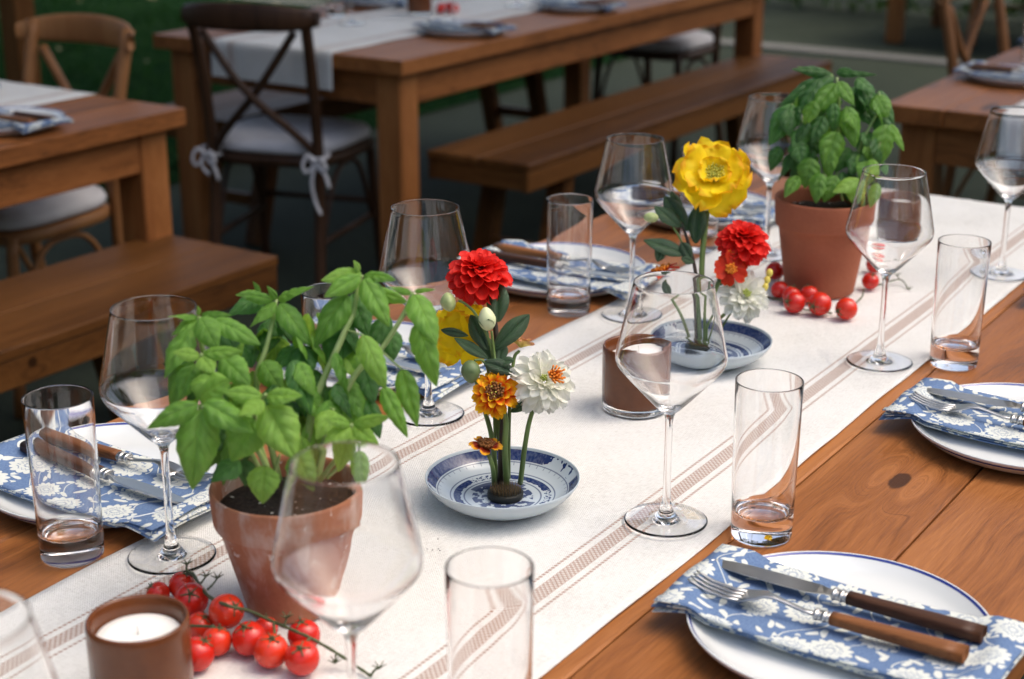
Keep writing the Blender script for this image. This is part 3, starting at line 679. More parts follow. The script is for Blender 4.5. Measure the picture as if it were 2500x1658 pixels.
def ferrule(y0, y1, r, n=4):
    prof = []
    for k in range(n):
        a = y0 + (y1 - y0) * k / n; b = y0 + (y1 - y0) * (k + 1) / n; rr = r * (0.88 + 0.12 * (k % 2)) ; prof += [(rr * 0.86, a), (rr, a * 0.65 + b * 0.35), (rr, a * 0.35 + b * 0.65), (rr * 0.86, b)]
    prof = [(0.0, y0)] + prof + [(0.0, y1)]
    vs, fs = lathe(prof, 20); return [(x * 1.15, z, y * 0.85) for x, y, z in vs], [f[::-1] for f in fs]
def handle(y0, y1, w0, w1, t0, t1):
    vs, fs = [], []; n = 14; k_ = 16
    for i in range(n + 1):
        f = i / n; y = y0 + (y1 - y0) * f; w_ = w0 + (w1 - w0) * f ** 1.2; t_ = t0 + (t1 - t0) * f; e = 1.0
        if i == n: w_ *= 0.86; t_ *= 0.8
        if i == n - 1: y = y1 - 0.0025
        for k in range(k_):
            a = 2 * math.pi * k / k_ + 0.2; c, s = math.cos(a), math.sin(a); vs.append((w_ * math.copysign(abs(c) ** 0.55, c), y, t_ * math.copysign(abs(s) ** 0.55, s)))
    for i in range(n):
        for k in range(k_): j = (k + 1) % k_; fs.append((i * k_ + k, (i + 1) * k_ + k, (i + 1) * k_ + j, i * k_ + j))
    fs.append(tuple(range(k_))); fs.append(tuple(range(n * k_ + k_ - 1, n * k_ - 1, -1))); return vs, fs
def knife_proto():
    """tip towards +y, handle towards -y, lies in z = 0 upwards"""
    t = thing('knife', 'x', 'knife')
    prof = [(0.1245, -0.0012, -0.0022), (0.1225, 0.0010, -0.0040), (0.117, 0.0036, -0.0062), (0.107, 0.0062, -0.0080), (0.090, 0.0082, -0.0093), (0.06, 0.0090, -0.0098), (0.030, 0.0082, -0.0092), (0.020, 0.0062, -0.0068), (0.012, 0.0036, -0.0036), (0.004, 0.0034, -0.0034)]
    vs, fs = [], []
    for y, a, b in prof:
        th = 0.0011 if y > 0.02 else 0.0022; vs += [(a, y, 0.006 + th), (b, y, 0.0055), (b, y, 0.0049), (a, y, 0.006 - th)]
    for i in range(len(prof) - 1):
        for k in range(4): j = (k + 1) % 4; fs.append((i * 4 + k, i * 4 + j, i * 4 + 4 + j, i * 4 + 4 + k))
    fs.append((3, 2, 1, 0)); o = 4 * (len(prof) - 1); fs.append((o, o + 1, o + 2, o + 3))
    ob('blade', md('blade', vs, fs, smooth=False), 'steel', t)
    vs, fs = ferrule(-0.008, 0.006, 0.0066); ob('ferrule', md('ferrule', [(x, y, z + 0.0062) for x, y, z in vs], fs), 'steel', t)
    vs, fs = handle(-0.008, -0.126, 0.0064, 0.0098, 0.0052, 0.0062); ob('handle', md('handle', [(x, y, z + 0.0062) for x, y, z in vs], fs), 'handle_dark', t)
    return t
def fork_proto():
    t = thing('fork', 'x', 'fork'); parts = []
    def zc(y): return 0.0062 + 0.0 if y < 0.02 else 0.0062 + (0.0055 * math.sin((y - 0.02) / 0.03 * math.pi / 2) if y < 0.05 else 0.0055 - 0.0085 * math.sin(min(1, (y - 0.05) / 0.035) * math.pi / 2) + max(0, y - 0.085) * max(0, y - 0.085) * 6)
    def strip(pts, th=0.0009):               # pts: (y, xl, xr, dip)
        vs, fs = [], []
        for y, a, b, dip in pts:
            z = zc(y); m_ = (a + b) / 2
            vs += [(a, y, z + th), (m_, y, z + th - dip), (b, y, z + th), (b, y, z - th), (m_, y, z - th - dip), (a, y, z - th)]
        for i in range(len(pts) - 1):
            for k in range(6): j = (k + 1) % 6; fs.append((i * 6 + k, i * 6 + j, i * 6 + 6 + j, i * 6 + 6 + k))
        fs.append((5, 4, 3, 2, 1, 0)); o = 6 * (len(pts) - 1); fs.append(tuple(range(o, o + 6))); return vs, fs
    parts.append(strip([(0.002, -0.0030, 0.0030, 0), (0.015, -0.0026, 0.0026, 0), (0.03, -0.0024, 0.0024, 0), (0.042, -0.0030, 0.0030, 0), (0.050, -0.0056, 0.0056, 0.0008), (0.057, -0.0094, 0.0094, 0.0018), (0.066, -0.0114, 0.0114, 0.0022), (0.073, -0.0116, 0.0116, 0.0016)], 0.0010))
    for k in range(4):
        c = -0.0094 + k * 0.00627
        parts.append(strip([(0.0725, c - 0.0021, c + 0.0021, 0), (0.085, c - 0.0017, c + 0.0017, 0), (0.105, c - 0.0014, c + 0.0014, 0), (0.118, c - 0.0010, c + 0.0010, 0), (0.122, c - 0.0004, c + 0.0004, 0)], 0.0009))
    ob('head', md('head', *join(*parts)), 'steel', t)
    vs, fs = ferrule(-0.010, 0.005, 0.0062); ob('ferrule', md('ferrule', [(x, y, z + 0.0062) for x, y, z in vs], fs), 'steel', t)
    vs, fs = handle(-0.010, -0.124, 0.0062, 0.0100, 0.0050, 0.0060); ob('handle', md('handle', [(x, y, z + 0.0062) for x, y, z in vs], fs), 'handle_light', t)
    return t
pp, pu = plate_proto(), []; kp, ku = knife_proto(), []; fp, fu = fork_proto(), []
NC = [0]
def setting(x, y, rz, who, z=0.0006, cut=True, dk=(0.028, -0.002, 0.0), df=(-0.016, 0.004, 0.0), nx=0.0, ny=0.0):
    rz += 0.0; c, s = math.cos(rz), math.sin(rz)
    def L(p): return (x + c * p[0] - s * p[1], y + s * p[0] + c * p[1])
    place(pp, pu, (x, y, TZ + z), rz, 'white enamel plate with blue rim ' + who, 'white blue-rimmed plates')
    nb = NAP[NC[0] % 3]; NC[0] += 1
    n = ob('napkin', nb, loc=(*L((nx, ny)), TZ + z), rot=(0, 0, rz)); tag(n, 'blue block-printed floral napkin on the plate ' + who, 'napkin', 'blue floral napkins')
    if cut:
        zz = TZ + z + 0.0212
        place(kp, ku, (*L(dk), zz), rz + dk[2], 'knife with dark wood handle on the napkin ' + who, 'wood-handled knives')
        place(fp, fu, (*L(df), zz), rz + df[2], 'fork with wood handle on the napkin ' + who, 'wood-handled forks')
setting(1.19, 0.44, 0, 'beside the seamed front plank', ny=-0.002, dk=(0.029, 0.012, 0.0), df=(-0.014, 0.012, 0.02))
setting(1.735, 0.435, 0, 'past the oval wood knot', dk=(0.029, 0.012, 0.04), df=(-0.014, 0.012, 0.0))
setting(2.30, 0.44, 0, 'at the far table corner beyond the knot')
setting(1.075, 1.212, math.pi, 'behind the water glass by the bushy basil', dk=(0.022, 0.02, -0.06), df=(-0.020, 0.006, 0.05), nx=0.025, ny=0.01)
setting(1.515, 1.212, math.pi, 'behind the bushy basil tips', dk=(0.022, 0.01, -0.03), df=(-0.018, 0.0, 0.02), nx=0.01, ny=0.01)
setting(1.985, 1.212, math.pi, 'behind the red dahlia', dk=(0.022, 0.01, 0.03), df=(-0.018, 0.0, 0.0), nx=0.01, ny=0.01)
setting(2.44, 1.205, math.pi, 'behind the yellow poppy', dk=(0.022, 0.01, 0.03), df=(-0.018, 0.0, 0.0))
setting(4.02, 2.80, 0, 'at the near end of the far table'); setting(4.68, 2.79, 0, 'farther along the far table')
setting(3.84, 3.42, math.pi, 'behind the back rail of the dark chair'); setting(4.42, 3.43, math.pi, 'across the far table')
setting(2.30, 2.83, 0, 'at the front of the honey chair table'); setting(2.50, 3.30, math.pi, 'below the honey chair back')
setting(4.10, 1.15, math.pi, 'at the corner of the right table'); setting(4.72, 1.17, math.pi, 'second along the right table')

# ------------------------------------------------------------------ candles
def candle_proto():
    t = thing('candle_cup', 'x', 'candle')
    ob('glass_base', md('glass_base', *lathe([(0.0, 0.0), (0.0375, 0.0), (0.0395, 0.0015), (0.0400, 0.0045), (0.0398, 0.0080), (0.0385, 0.0088), (0.0, 0.0088)], 56)), 'clear_glass', t)
    ob('cup', md('cup', *lathe([(0.0, 0.0092), (0.0385, 0.0092), (0.0398, 0.0105), (0.0402, 0.02), (0.0404, 0.07), (0.0402, 0.0765), (0.0392, 0.0785), (0.0378, 0.0782), (0.0368, 0.0760), (0.0350, 0.062), (0.0345, 0.05), (0.0, 0.05)], 56)), 'brown_cup', t)
    vs, fs = lathe([(0.0, 0.0515), (0.0342, 0.0515)] + [(0.0342, 0.0625), (0.0330, 0.0640), (0.024, 0.0637), (0.012, 0.0634), (0.0, 0.0633)], 48); wx = ob('wax', md('wax', vs, fs), 'candle_wax', t)
    vs, fs = tube([(0, 0, 0.063), (0.0006, 0, 0.068), (0.0015, 0.0005, 0.0715)], 0.0008, 6); ob('wick', md('wick', vs, fs), 'candle_wax', t)
    return t
cp, cu_ = candle_proto(), []
def candle(xy, label): place(cp, cu_, (xy[0], xy[1], TZ + ZR), R.uniform(0, 6), label, 'brown glass candle cups')
c1 = at(336, 1520, 0.0785); candle(c1, 'brown candle cup with white wax beside the cluster of tomatoes')
candle(at(1551, 1002), 'brown candle cup behind the wine glass stem')
candle(at(2195, 602), 'brown candle cup past the clean terracotta pot')
candle((4.27, 3.15), 'small brown candle cup on the far cream runner')

# ------------------------------------------------------------------ saucers with pin holders
def saucer_proto():
    t = thing('saucer', 'x', 'saucer')
    prof = [(0.0, 0.0060)] + [tuple(p) for p in spline([(0.030, 0.0060), (0.052, 0.0090), (0.066, 0.0160), (0.0755, 0.0250), (0.0782, 0.0290)], 6)] + [(0.0788, 0.0297), (0.0794, 0.0292)] + [tuple(p) for p in spline([(0.0785, 0.0262), (0.0715, 0.0165), (0.059, 0.0068), (0.047, 0.0022)], 5)] + [(0.045, 0.0), (0.042, 0.0), (0.040, 0.002), (0.0, 0.0024)]
    ob('dish', md('dish', *lathe(prof[::-1], 72)), 'painted_porcelain', t); return t
sp, su = saucer_proto(), []
S1 = at(1227, 1170, 0.03); S2 = at(1733, 832, 0.03)
place(sp, su, (S1[0], S1[1], TZ + ZR), 0.5, 'blue and white painted saucer holding the red dahlia and orange zinnia', 'painted saucers')
place(sp, su, (S2[0], S2[1], TZ + ZR), 2.1, 'blue and white painted saucer under the yellow poppy', 'painted saucers')
def kenzan(p, label):
    t = thing('pin_holder', label, 'pin holder', (p[0], p[1], TZ + ZR + 0.0064), 0, 'flower pin holders')
    ob('base', md('base', *lathe([(0.0, 0.0), (0.0180, 0.0), (0.0185, 0.001), (0.0185, 0.0060), (0.0178, 0.0066), (0.0, 0.0066)], 40)), 'dark_iron', t)
    parts = []
    for i in range(-5, 6):
        for j in range(-5, 6):
            x, y = (i + (j % 2) * 0.5) * 0.0033, j * 0.0030
            if math.hypot(x, y) < 0.0160: h = 0.0062 + R.uniform(-0.0006, 0.0006); parts.append(tube([(x, y, 0.0064), (x + R.uniform(-3, 3) * 1e-4, y, 0.0064 + h)], [0.0005, 0.00025], 4))
    o = ob('pins', md('pins', *join(*parts)), 'pin_brass', t); o['kind'] = 'stuff'
K1 = S1 + 0.004 * RT[:3] + np.array([-0.002, 0, 0]); K2 = S2 - 0.012 * RT
kenzan(K1, 'round pin holder carrying the red dahlia stems'); kenzan(K2, 'round pin holder carrying the yellow poppy stems')

# ------------------------------------------------------------------ leaves
def leaf_mesh(name, mats, arch=0.25, fold=0.25, twist=0.0, cup=0.12, serr=0.035, kind='basil'):
    """unit leaf: base at origin, tip at (0, 1, .), half width .5"""
    nu, nv = 12, 30; vs, fs, uv = [], [], []
    for j in range(nv + 1):
        t = j / nv
        if kind == 'basil': wv = 0.5 * math.sin(math.pi * min(1, t ** 0.72 * 0.985 + 0.008)) ** 0.82 * (1 - 0.18 * t)
        else: wv = 0.5 * math.sin(math.pi * min(1, t ** 1.15 * 0.97 + 0.03)) ** 0.75
        if j == nv: wv = 0.012
        if j == 0: wv = 0.03
        zc = -arch * t * t + arch * 0.35 * t; tw = twist * t
        for i in range(nu + 1):
            f = i / nu * 2 - 1; s_ = 1 + serr * math.sin(t * 38) * abs(f) ** 4
            x = f * wv * s_; z = zc + (fold * 0.95 * abs(f) * (1 - abs(f)) * 2.2 - cup * 0.75 * f * f * (0.75 + 0.35 * math.sin(t * 7 + f * 1.3))) * wv + (0.085 * math.sin(t * 26 - abs(f) * 6) * abs(f) * (1.1 - abs(f)) * wv * 2.2 if kind == 'basil' else 0)
            x2 = x * math.cos(tw) - z * math.sin(tw) * 0.3; z2 = z + x * math.sin(tw); vs.append((x2, t, z2)); uv.append((f * 0.5 + 0.5, t))
    m_ = nu + 1
    for j in range(nv):
        for i in range(nu): a = j * m_ + i; fs.append((a, a + 1, a + m_ + 1, a + m_))
    return md(name, vs, fs, uv, mats=mats)
LM = {}
for key, mat in (('n', 'basil_leaf'), ('y', 'basil_leaf_young'), ('d', 'basil_leaf_dark')):
    LM[key] = [leaf_mesh('basil_leaf', [mat], a, f, tw, c) for a, f, tw, c in ((0.22, 0.30, 0.15, 0.35), (0.36, 0.22, -0.2, 0.42), (0.12, 0.40, 0.3, 0.25), (0.45, 0.30, 0.0, 0.38), (0.28, 0.16, -0.35, 0.5))]
FL = [leaf_mesh('flower_leaf', ['flower_leaf'], a, f, tw, c, 0.0, 'flower') for a, f, tw, c in ((0.2, 0.35, 0.2, 0.1), (0.3, 0.25, -0.3, 0.15), (0.1, 0.4, 0.5, 0.1))]
TOCAM = -FW
def add_leaf(parent, P0, P1, wm, meshes, nrm, i, name='leaf'):
    """P0, P1 world points; wm width in metres"""
    P0, P1 = np.array(P0), np.array(P1); L = np.linalg.norm(P1 - P0)
    m_ = frame(P0 - np.array(parent.location), P1 - P0, nrm, wm, L, (wm + L) * 0.5)
    return ob(name, meshes[i % len(meshes)], parent=parent, mtx=m_)

def basil(pot_xy, pot_h, leaves, stems, conv, label, fill, seed):
    rs = random.Random(seed); base = np.array([pot_xy[0], pot_xy[1], TZ + ZR + pot_h * 0.88])
    t = thing('basil_plant', label, 'basil plant', tuple(base)); d0 = depth(base + np.array([0, 0, 0.08]))
    for i, lf in enumerate(leaves):
        (bx, by, tx, ty, wd, key) = lf[:6]; dz = lf[6] if len(lf) > 6 else 0.0; tilt = lf[7] if len(lf) > 7 else 0.012
        d = d0 - dz; P0 = pd(*conv(bx, by), d); P1 = pd(*conv(tx, ty), d - tilt - rs.uniform(-0.006, 0.006))
        wm = wd / conv.s * d / FPX * 1.17
        mid = (P0 + P1) / 2; out = mid - (base + np.array([0, 0, 0.03])); out /= np.linalg.norm(out) + 1e-6
        n = 0.60 * UP + 0.25 * out + 1.0 * TOCAM + np.array([rs.uniform(-.30, .30) for _ in range(3)])
        add_leaf(t, P0, P1, wm, LM[key], n, rs.randrange(5))
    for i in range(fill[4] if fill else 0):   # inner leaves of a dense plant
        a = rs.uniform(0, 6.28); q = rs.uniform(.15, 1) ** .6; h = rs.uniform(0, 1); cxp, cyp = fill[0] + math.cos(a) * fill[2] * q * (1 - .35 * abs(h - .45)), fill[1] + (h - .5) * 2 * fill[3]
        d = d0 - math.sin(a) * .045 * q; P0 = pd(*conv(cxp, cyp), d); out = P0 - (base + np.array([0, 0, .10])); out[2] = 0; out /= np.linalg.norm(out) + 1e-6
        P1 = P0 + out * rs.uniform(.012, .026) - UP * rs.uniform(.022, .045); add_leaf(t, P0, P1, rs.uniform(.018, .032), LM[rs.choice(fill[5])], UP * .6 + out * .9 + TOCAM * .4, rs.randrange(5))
    for pts, r0, r1 in stems:
        W = [pd(*conv(p[0], p[1]), d0 - (p[2] if len(p) > 2 else 0.0)) for p in pts]
        W = [w_ - base for w_ in W]; q = spline(W, 6); n = len(q); vs, fs = tube(q, [r0 + (r1 - r0) * k / (n - 1) for k in range(n)], 8)
        ob('stem', md('stem', vs, fs), 'green_stem', t)
    return t
class Conv:
    def __init__(s, ox, oy, sc): s.ox, s.oy, s.s = ox, oy, sc
    def __call__(s, x, y): return (s.ox + x / s.s, s.oy + y / s.s)
Z4 = Conv(300, 600, 2.614); Z3 = Conv(1700, 0, 2.8); Z5 = Conv(1000, 550, 2.091); Z8 = Conv(1450, 300, 2.614); Z6 = Conv(0, 1200, 2.365)

def pot(xy, h, r, rb, mat, label):
    t = thing('flower_pot', label, 'flower pot', (xy[0], xy[1], TZ + ZR), 0, 'terracotta pots'); rh = h * 0.30
    prof = [(0.0, 0.0), (rb - 0.002, 0.0), (rb, 0.002)] + [(rb + (r * 0.90 - rb) * k / 6, 0.002 + (h - rh - 0.002) * k / 6) for k in range(1, 7)] + [(r * 0.955, h - rh + 0.0015), (r * 0.97, h - rh + 0.004)] + [(r * 0.97 + r * 0.03 * k / 3, h - rh + 0.004 + (rh - 0.007) * k / 3) for k in range(1, 4)] + [(r * 0.995, h - 0.001), (r * 0.975, h), (r * 0.945, h - 0.001), (r * 0.925, h - 0.006), (r * 0.90, h * 0.80), (r * 0.86, h * 0.66), (0.0, h * 0.64)]
    ob('pot_body', md('pot_body', *lathe(prof, 64)), mat, t)
    # soil, lumpy
    vs, fs = [], []; n, rings = 40, 9; R0 = r * 0.898
    for k in range(rings + 1):
        for i in range(n):
            a = 2 * math.pi * i / n; q = R0 * k / rings; x, y = q * math.cos(a), q * math.sin(a); vs.append((x, y, h * 0.855 + (0.005 * pnoise(Vector((x * 60, y * 60, h))) if k < rings else -0.003)))
    for k in range(rings):
        for i in range(n): j = (i + 1) % n; fs.append((k * n + i, (k + 1) * n + i, (k + 1) * n + j, k * n + j))
    ob('soil', md('soil', vs, fs), 'soil', t); return t
P1C = (0.978, 0.876); P2C = (2.136, 0.858)
pot(P1C, 0.117, 0.0680, 0.041, 'terracotta_aged', 'lime-stained terracotta pot holding the bushy basil beside the tomatoes')
pot(P2C, 0.140, 0.0715, 0.050, 'terracotta_clean', 'clean terracotta pot ringed by a few tomatoes')

LV1 = [(480,450,290,435,55,'n',.02),(480,470,300,545,115,'n',.02),(495,455,600,655,160,'n',.04),(500,440,680,425,55,'n',.02),(585,470,875,600,135,'n',.03),(490,445,485,390,35,'y',.02),
(430,535,235,810,190,'n',.03),(440,740,275,1000,180,'n',.03),(455,760,345,985,140,'n',.045),(490,700,318,675,90,'y',.055),(510,690,745,655,95,'y',.055),(500,705,575,800,125,'y',.055),
(560,800,530,1000,225,'y',.06),(630,710,805,870,175,'n',.04),(480,1010,150,1140,140,'n',.08),(520,1000,825,1175,180,'n',.085),(500,1045,415,1565,255,'n',.08,.0),(500,970,640,850,170,'y',.07),
(920,960,1138,950,140,'y',.08),(890,960,640,925,120,'y',.075),(900,990,745,1065,115,'y',.085),(920,1020,1100,1360,250,'y',.08,.0),(835,1105,680,1375,240,'n',.07,.0),(745,1370,560,1490,150,'d',.05),
(900,1405,875,1640,195,'y',.07,.0),(780,1360,765,1540,130,'d',.04,.0),(990,340,1212,250,100,'n',-.01),(985,345,932,265,45,'n',-.01),(960,345,735,300,75,'n',-.01),(975,360,800,505,95,'n',.0),
(1000,370,1205,625,155,'n',.0),(905,330,668,405,135,'d',-.02),(880,300,720,308,60,'n',-.03),(880,300,835,228,32,'n',-.03),(1000,430,1075,605,90,'d',-.03),(960,460,890,700,150,'d',-.03),
(1520,170,1268,212,115,'y',.0),(1510,190,1288,318,115,'n',.01),(1540,190,1718,185,95,'n',.0),(1510,170,1490,98,55,'y',.0),(1540,210,1702,505,155,'n',.01),(1430,310,1198,635,175,'n',.01),
(1460,310,1560,565,170,'d',-.02),(1560,270,1805,340,95,'n',-.02),(1850,300,1688,250,55,'n',.0),(1860,290,1992,275,45,'n',.0),(1860,310,2012,615,185,'n',.01),(1880,490,2012,895,155,'n',.02,.0),
(1705,530,1728,725,140,'d',-.03),(1530,570,1682,895,150,'y',.03),(1660,900,1825,1222,115,'n',.03,.0),(1780,790,1882,1155,135,'n',.01,.0),(1700,450,1555,655,125,'d',-.03),(1430,480,1285,765,225,'d',-.015),
(1520,640,1365,805,160,'n',-.02),(1120,640,928,775,130,'d',-.01),(1140,640,1190,835,155,'d',.0),(890,740,1015,925,155,'n',.01),(1200,780,1165,1090,205,'d',-.01),(1400,850,1505,1115,220,'n',.0),
(1540,780,1605,1000,145,'d',-.01),(1560,980,1642,1225,115,'d',-.005),(1470,1140,1682,1082,85,'y',.06),(1470,1150,1632,1268,105,'y',.06),(1450,1140,1308,1090,85,'y',.06),(1450,1150,1265,1275,125,'y',.06),
(1440,1180,1358,1445,145,'y',.05,.0),(1345,1050,1228,1205,145,'y',.04),(1510,1305,1532,1565,118,'n',.05,.0),(1095,1330,1205,1565,175,'n',.06,.0),
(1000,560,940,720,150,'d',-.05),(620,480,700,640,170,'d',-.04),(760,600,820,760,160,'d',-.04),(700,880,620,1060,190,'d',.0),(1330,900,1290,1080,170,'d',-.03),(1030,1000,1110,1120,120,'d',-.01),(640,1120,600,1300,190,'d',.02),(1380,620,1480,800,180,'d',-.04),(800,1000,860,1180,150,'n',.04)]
def S_(pts, a=0.0030, b=0.0020): return (pts, a, b)
ST1 = [S_([(1170,1330,.01),(1205,1060,.012),(1260,900,.012),(1420,540,.01),(1470,430,.005),(1500,270,.0),(1525,185,.0)], .0036, .0018),
       S_([(1230,1500,.01),(1290,1250,.01),(1360,1050,.01),(1500,800,.01),(1640,670,.005),(1790,440,.0),(1850,295,.0)], .0036, .0018),
       S_([(1000,1500,.0),(900,1100,.0),(850,860,.0),(915,650,.0),(960,460,-.005),(980,345,-.01)], .0030, .0016),
       S_([(940,1480,.03),(880,1290,.04),(840,1100,.05),(880,990,.07),(912,950,.08)], .0028, .0016),
       S_([(960,1500,.03),(820,1250,.05),(600,1120,.07),(505,1025,.085)], .0028, .0016),
       S_([(900,1480,.01),(640,1000,.03),(520,760,.05),(500,690,.055)], .0028, .0016),
       S_([(880,1450,.0),(620,1000,.01),(500,620,.02),(487,450,.02)], .0028, .0016),
       S_([(1250,1500,.02),(1400,1300,.04),(1460,1140,.06)], .0024, .0014),
       S_([(1300,1480,.03),(1440,1350,.045),(1460,1260,.05),(1500,1250,.05),(1512,1310,.05)], .0018, .0010),
       S_([(960,1500,.05),(985,1400,.06),(1000,1330,.065)], .002, .001), S_([(1150,1000,.02),(1210,1010,.014)], .0012, .0012), S_([(1660,680,.005),(1780,790,.01)], .001, .001),
       S_([(1430,540,.01),(1530,570,.03)], .001, .001), S_([(1800,430,.0),(1880,490,.02)], .001, .001), S_([(1560,760,.01),(1660,900,.03)], .001, .001), S_([(1210,1010,.012),(1330,1040,.03),(1345,1050,.04)], .0012, .001)]
basil(P1C, 0.117, LV1, ST1, Z4, 'bushy bright green basil plant in the lime-stained pot', (930, 830, 620, 430, 58, 'nnyd'), 5)
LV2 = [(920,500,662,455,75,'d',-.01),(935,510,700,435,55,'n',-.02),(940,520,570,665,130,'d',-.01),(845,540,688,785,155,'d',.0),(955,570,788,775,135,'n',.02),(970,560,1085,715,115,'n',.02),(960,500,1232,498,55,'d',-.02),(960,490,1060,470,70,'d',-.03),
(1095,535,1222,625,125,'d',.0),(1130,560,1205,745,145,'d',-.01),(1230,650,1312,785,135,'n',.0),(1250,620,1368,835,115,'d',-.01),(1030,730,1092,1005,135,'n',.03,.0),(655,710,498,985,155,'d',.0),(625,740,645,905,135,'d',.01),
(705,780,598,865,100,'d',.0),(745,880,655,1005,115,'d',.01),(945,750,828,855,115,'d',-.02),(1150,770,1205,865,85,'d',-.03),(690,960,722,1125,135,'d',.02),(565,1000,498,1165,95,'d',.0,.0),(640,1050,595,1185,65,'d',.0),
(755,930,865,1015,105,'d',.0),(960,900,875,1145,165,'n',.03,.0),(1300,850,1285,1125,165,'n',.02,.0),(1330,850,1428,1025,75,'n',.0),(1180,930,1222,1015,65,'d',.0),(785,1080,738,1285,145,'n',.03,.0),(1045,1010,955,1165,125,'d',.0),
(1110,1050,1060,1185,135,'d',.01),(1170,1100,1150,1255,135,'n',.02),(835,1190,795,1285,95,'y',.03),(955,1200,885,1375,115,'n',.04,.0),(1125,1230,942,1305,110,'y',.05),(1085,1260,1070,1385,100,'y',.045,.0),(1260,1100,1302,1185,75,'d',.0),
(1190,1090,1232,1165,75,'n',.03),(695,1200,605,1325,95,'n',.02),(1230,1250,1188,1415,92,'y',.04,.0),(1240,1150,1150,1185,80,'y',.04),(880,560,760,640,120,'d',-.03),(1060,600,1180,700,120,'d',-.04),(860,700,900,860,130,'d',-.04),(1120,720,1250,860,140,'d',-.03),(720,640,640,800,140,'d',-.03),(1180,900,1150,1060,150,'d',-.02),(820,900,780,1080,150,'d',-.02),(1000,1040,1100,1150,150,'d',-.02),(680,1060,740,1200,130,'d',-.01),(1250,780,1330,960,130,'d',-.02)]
ST2 = [S_([(960,1330,.0),(965,1000,.0),(975,700,.0),(960,530,.0)], .003, .002), S_([(900,1340,.0),(840,1000,.0),(740,860,.0),(650,710,.0)], .0026, .0014), S_([(1020,1340,.0),(1120,1000,.0),(1240,760,.0),(1250,630,.0)], .0026, .0014), S_([(920,1330,.0),(930,900,-.01),(900,640,-.01),(930,510,-.01)], .0026, .0014), S_([(1000,1370,.03),(990,1320,.04),(1000,1250,.04)], .002, .001), S_([(820,1320,.01),(760,1150,.02),(700,960,.02)], .002, .001), S_([(1080,1340,.01),(1200,1120,.02),(1300,860,.02)], .002, .001)]
basil(P2C, 0.140, LV2, ST2, Z3, 'dark green basil with many drooping leaves in the clean terracotta pot', (950, 930, 340, 330, 55, 'dddn'), 9)

# ------------------------------------------------------------------ flowers
def petal_mesh(name, mat, tipw=1.0, cup=0.3, curl=0.3, ruff=0.0, notch=0.0, seed=0):
    nu, nv = 6, 9; vs, fs, uv = [], [], []; rs = random.Random(seed)
    for j in range(nv + 1):
        t = j / nv; wv = 0.5 * (0.22 + 0.78 * math.sin(min(1, t * 1.35) * math.pi / 2) ** 1.2) * (1.0 if t < 0.72 else math.sqrt(max(0.0, 1 - ((t - 0.72) / 0.30) ** 2)) * tipw + (1 - tipw) * (1 - (t - 0.72) / 0.28))
        for i in range(nu + 1):
            f = i / nu * 2 - 1; x = f * max(wv, 0.02); z = -curl * t * t + cup * (f * f) * wv + ruff * math.sin(f * 7 + seed) * t * t * 0.3 + ruff * 0.25 * rs.uniform(-1, 1) * t
            y = t - notch * (1 - abs(f)) * (t ** 6) * 0.12 + ruff * 0.10 * rs.uniform(-1, 1) * (t ** 3); vs.append((x, y, z)); uv.append((f * 0.5 + 0.5, t))
    m_ = nu + 1
    for j in range(nv):
        for i in range(nu): a = j * m_ + i; fs.append((a, a + 1, a + m_ + 1, a + m_))
    return md(name, vs, fs, uv, mats=[mat])
def camdir(r, u, f): v = Vector(r * RT - u * DN * 1.0 + f * TOCAM); return v.normalized()
def head(parent, center, axis, rings, meshes, rs, size):
    """rings: (count, base radius, base height, polar angle deg, length, width) in units of size"""
    ax = Vector(axis).normalized(); e1 = ax.orthogonal().normalized(); e2 = ax.cross(e1); c = Vector(center) - Vector(parent.location); k = 0
    for (n, br, bh, ang, ln, wd) in rings:
        off = rs.uniform(0, 6.28)
        for i in range(n):
            a = off + 2 * math.pi * i / n + rs.uniform(-.10, .10); rd = e1 * math.cos(a) + e2 * math.sin(a); p = rad(ang + rs.uniform(-7, 7)); d = rd * math.sin(p) + ax * math.cos(p)
            nr = ax * math.sin(p) - rd * math.cos(p); nr = nr + (rd.cross(ax)) * rs.uniform(-.25, .25)
            ls = size * ln * rs.uniform(.9, 1.1); m_ = frame(c + rd * br * size + ax * bh * size, d, nr, size * wd * rs.uniform(.9, 1.1), ls, ls)
            ob('petal', meshes[k % len(meshes)], parent=parent, mtx=m_); k += 1
def ball(c, axis, rx, rz, mat, name, parent, n=16, tip=0.0):
    prof = []
    for i in range(13):
        a = math.pi * i / 12; s = math.sin(a); z = -math.cos(a); prof.append((rx * s * (1 - tip * max(0, z)), rz * z))
    q = Vector(axis).to_track_quat('Z', 'Y'); vs, fs = lathe(prof, n); vs = [q @ Vector(v) for v in vs]
    return ob(name, md(name, vs, fs), mat, parent, loc=Vector(c) - Vector(parent.location))
def florets(c, axis, r, h, n, mat, parent, rs, name='flower_centre', sz=0.0012):
    ax = Vector(axis).normalized(); e1 = ax.orthogonal().normalized(); e2 = ax.cross(e1); parts = []; c0 = Vector(c) - Vector(parent.location)
    for i in range(n):
        q = math.sqrt((i + 0.5) / n); a = i * 2.39996; rd = e1 * math.cos(a) + e2 * math.sin(a); b = c0 + rd * r * q; d = (ax + rd * q * 0.6).normalized(); L = h * rs.uniform(.7, 1.1)
        parts.append(tube([b - d * h * 0.4, b + d * L * 0.6, b + d * L], [sz, sz, sz * 1.4], 5))
    return ob(name, md(name, *join(*parts)), mat, parent)
def stemo(parent, pts, r0, r1, mat, name='stem'):
    W = [np.array(p) - np.array(parent.location) for p in pts]; q = spline(W, 8); n = len(q); vs, fs = tube(q, [r0 + (r1 - r0) * k / (n - 1) for k in range(n)], 10); return ob(name, md(name, vs, fs), mat, parent)
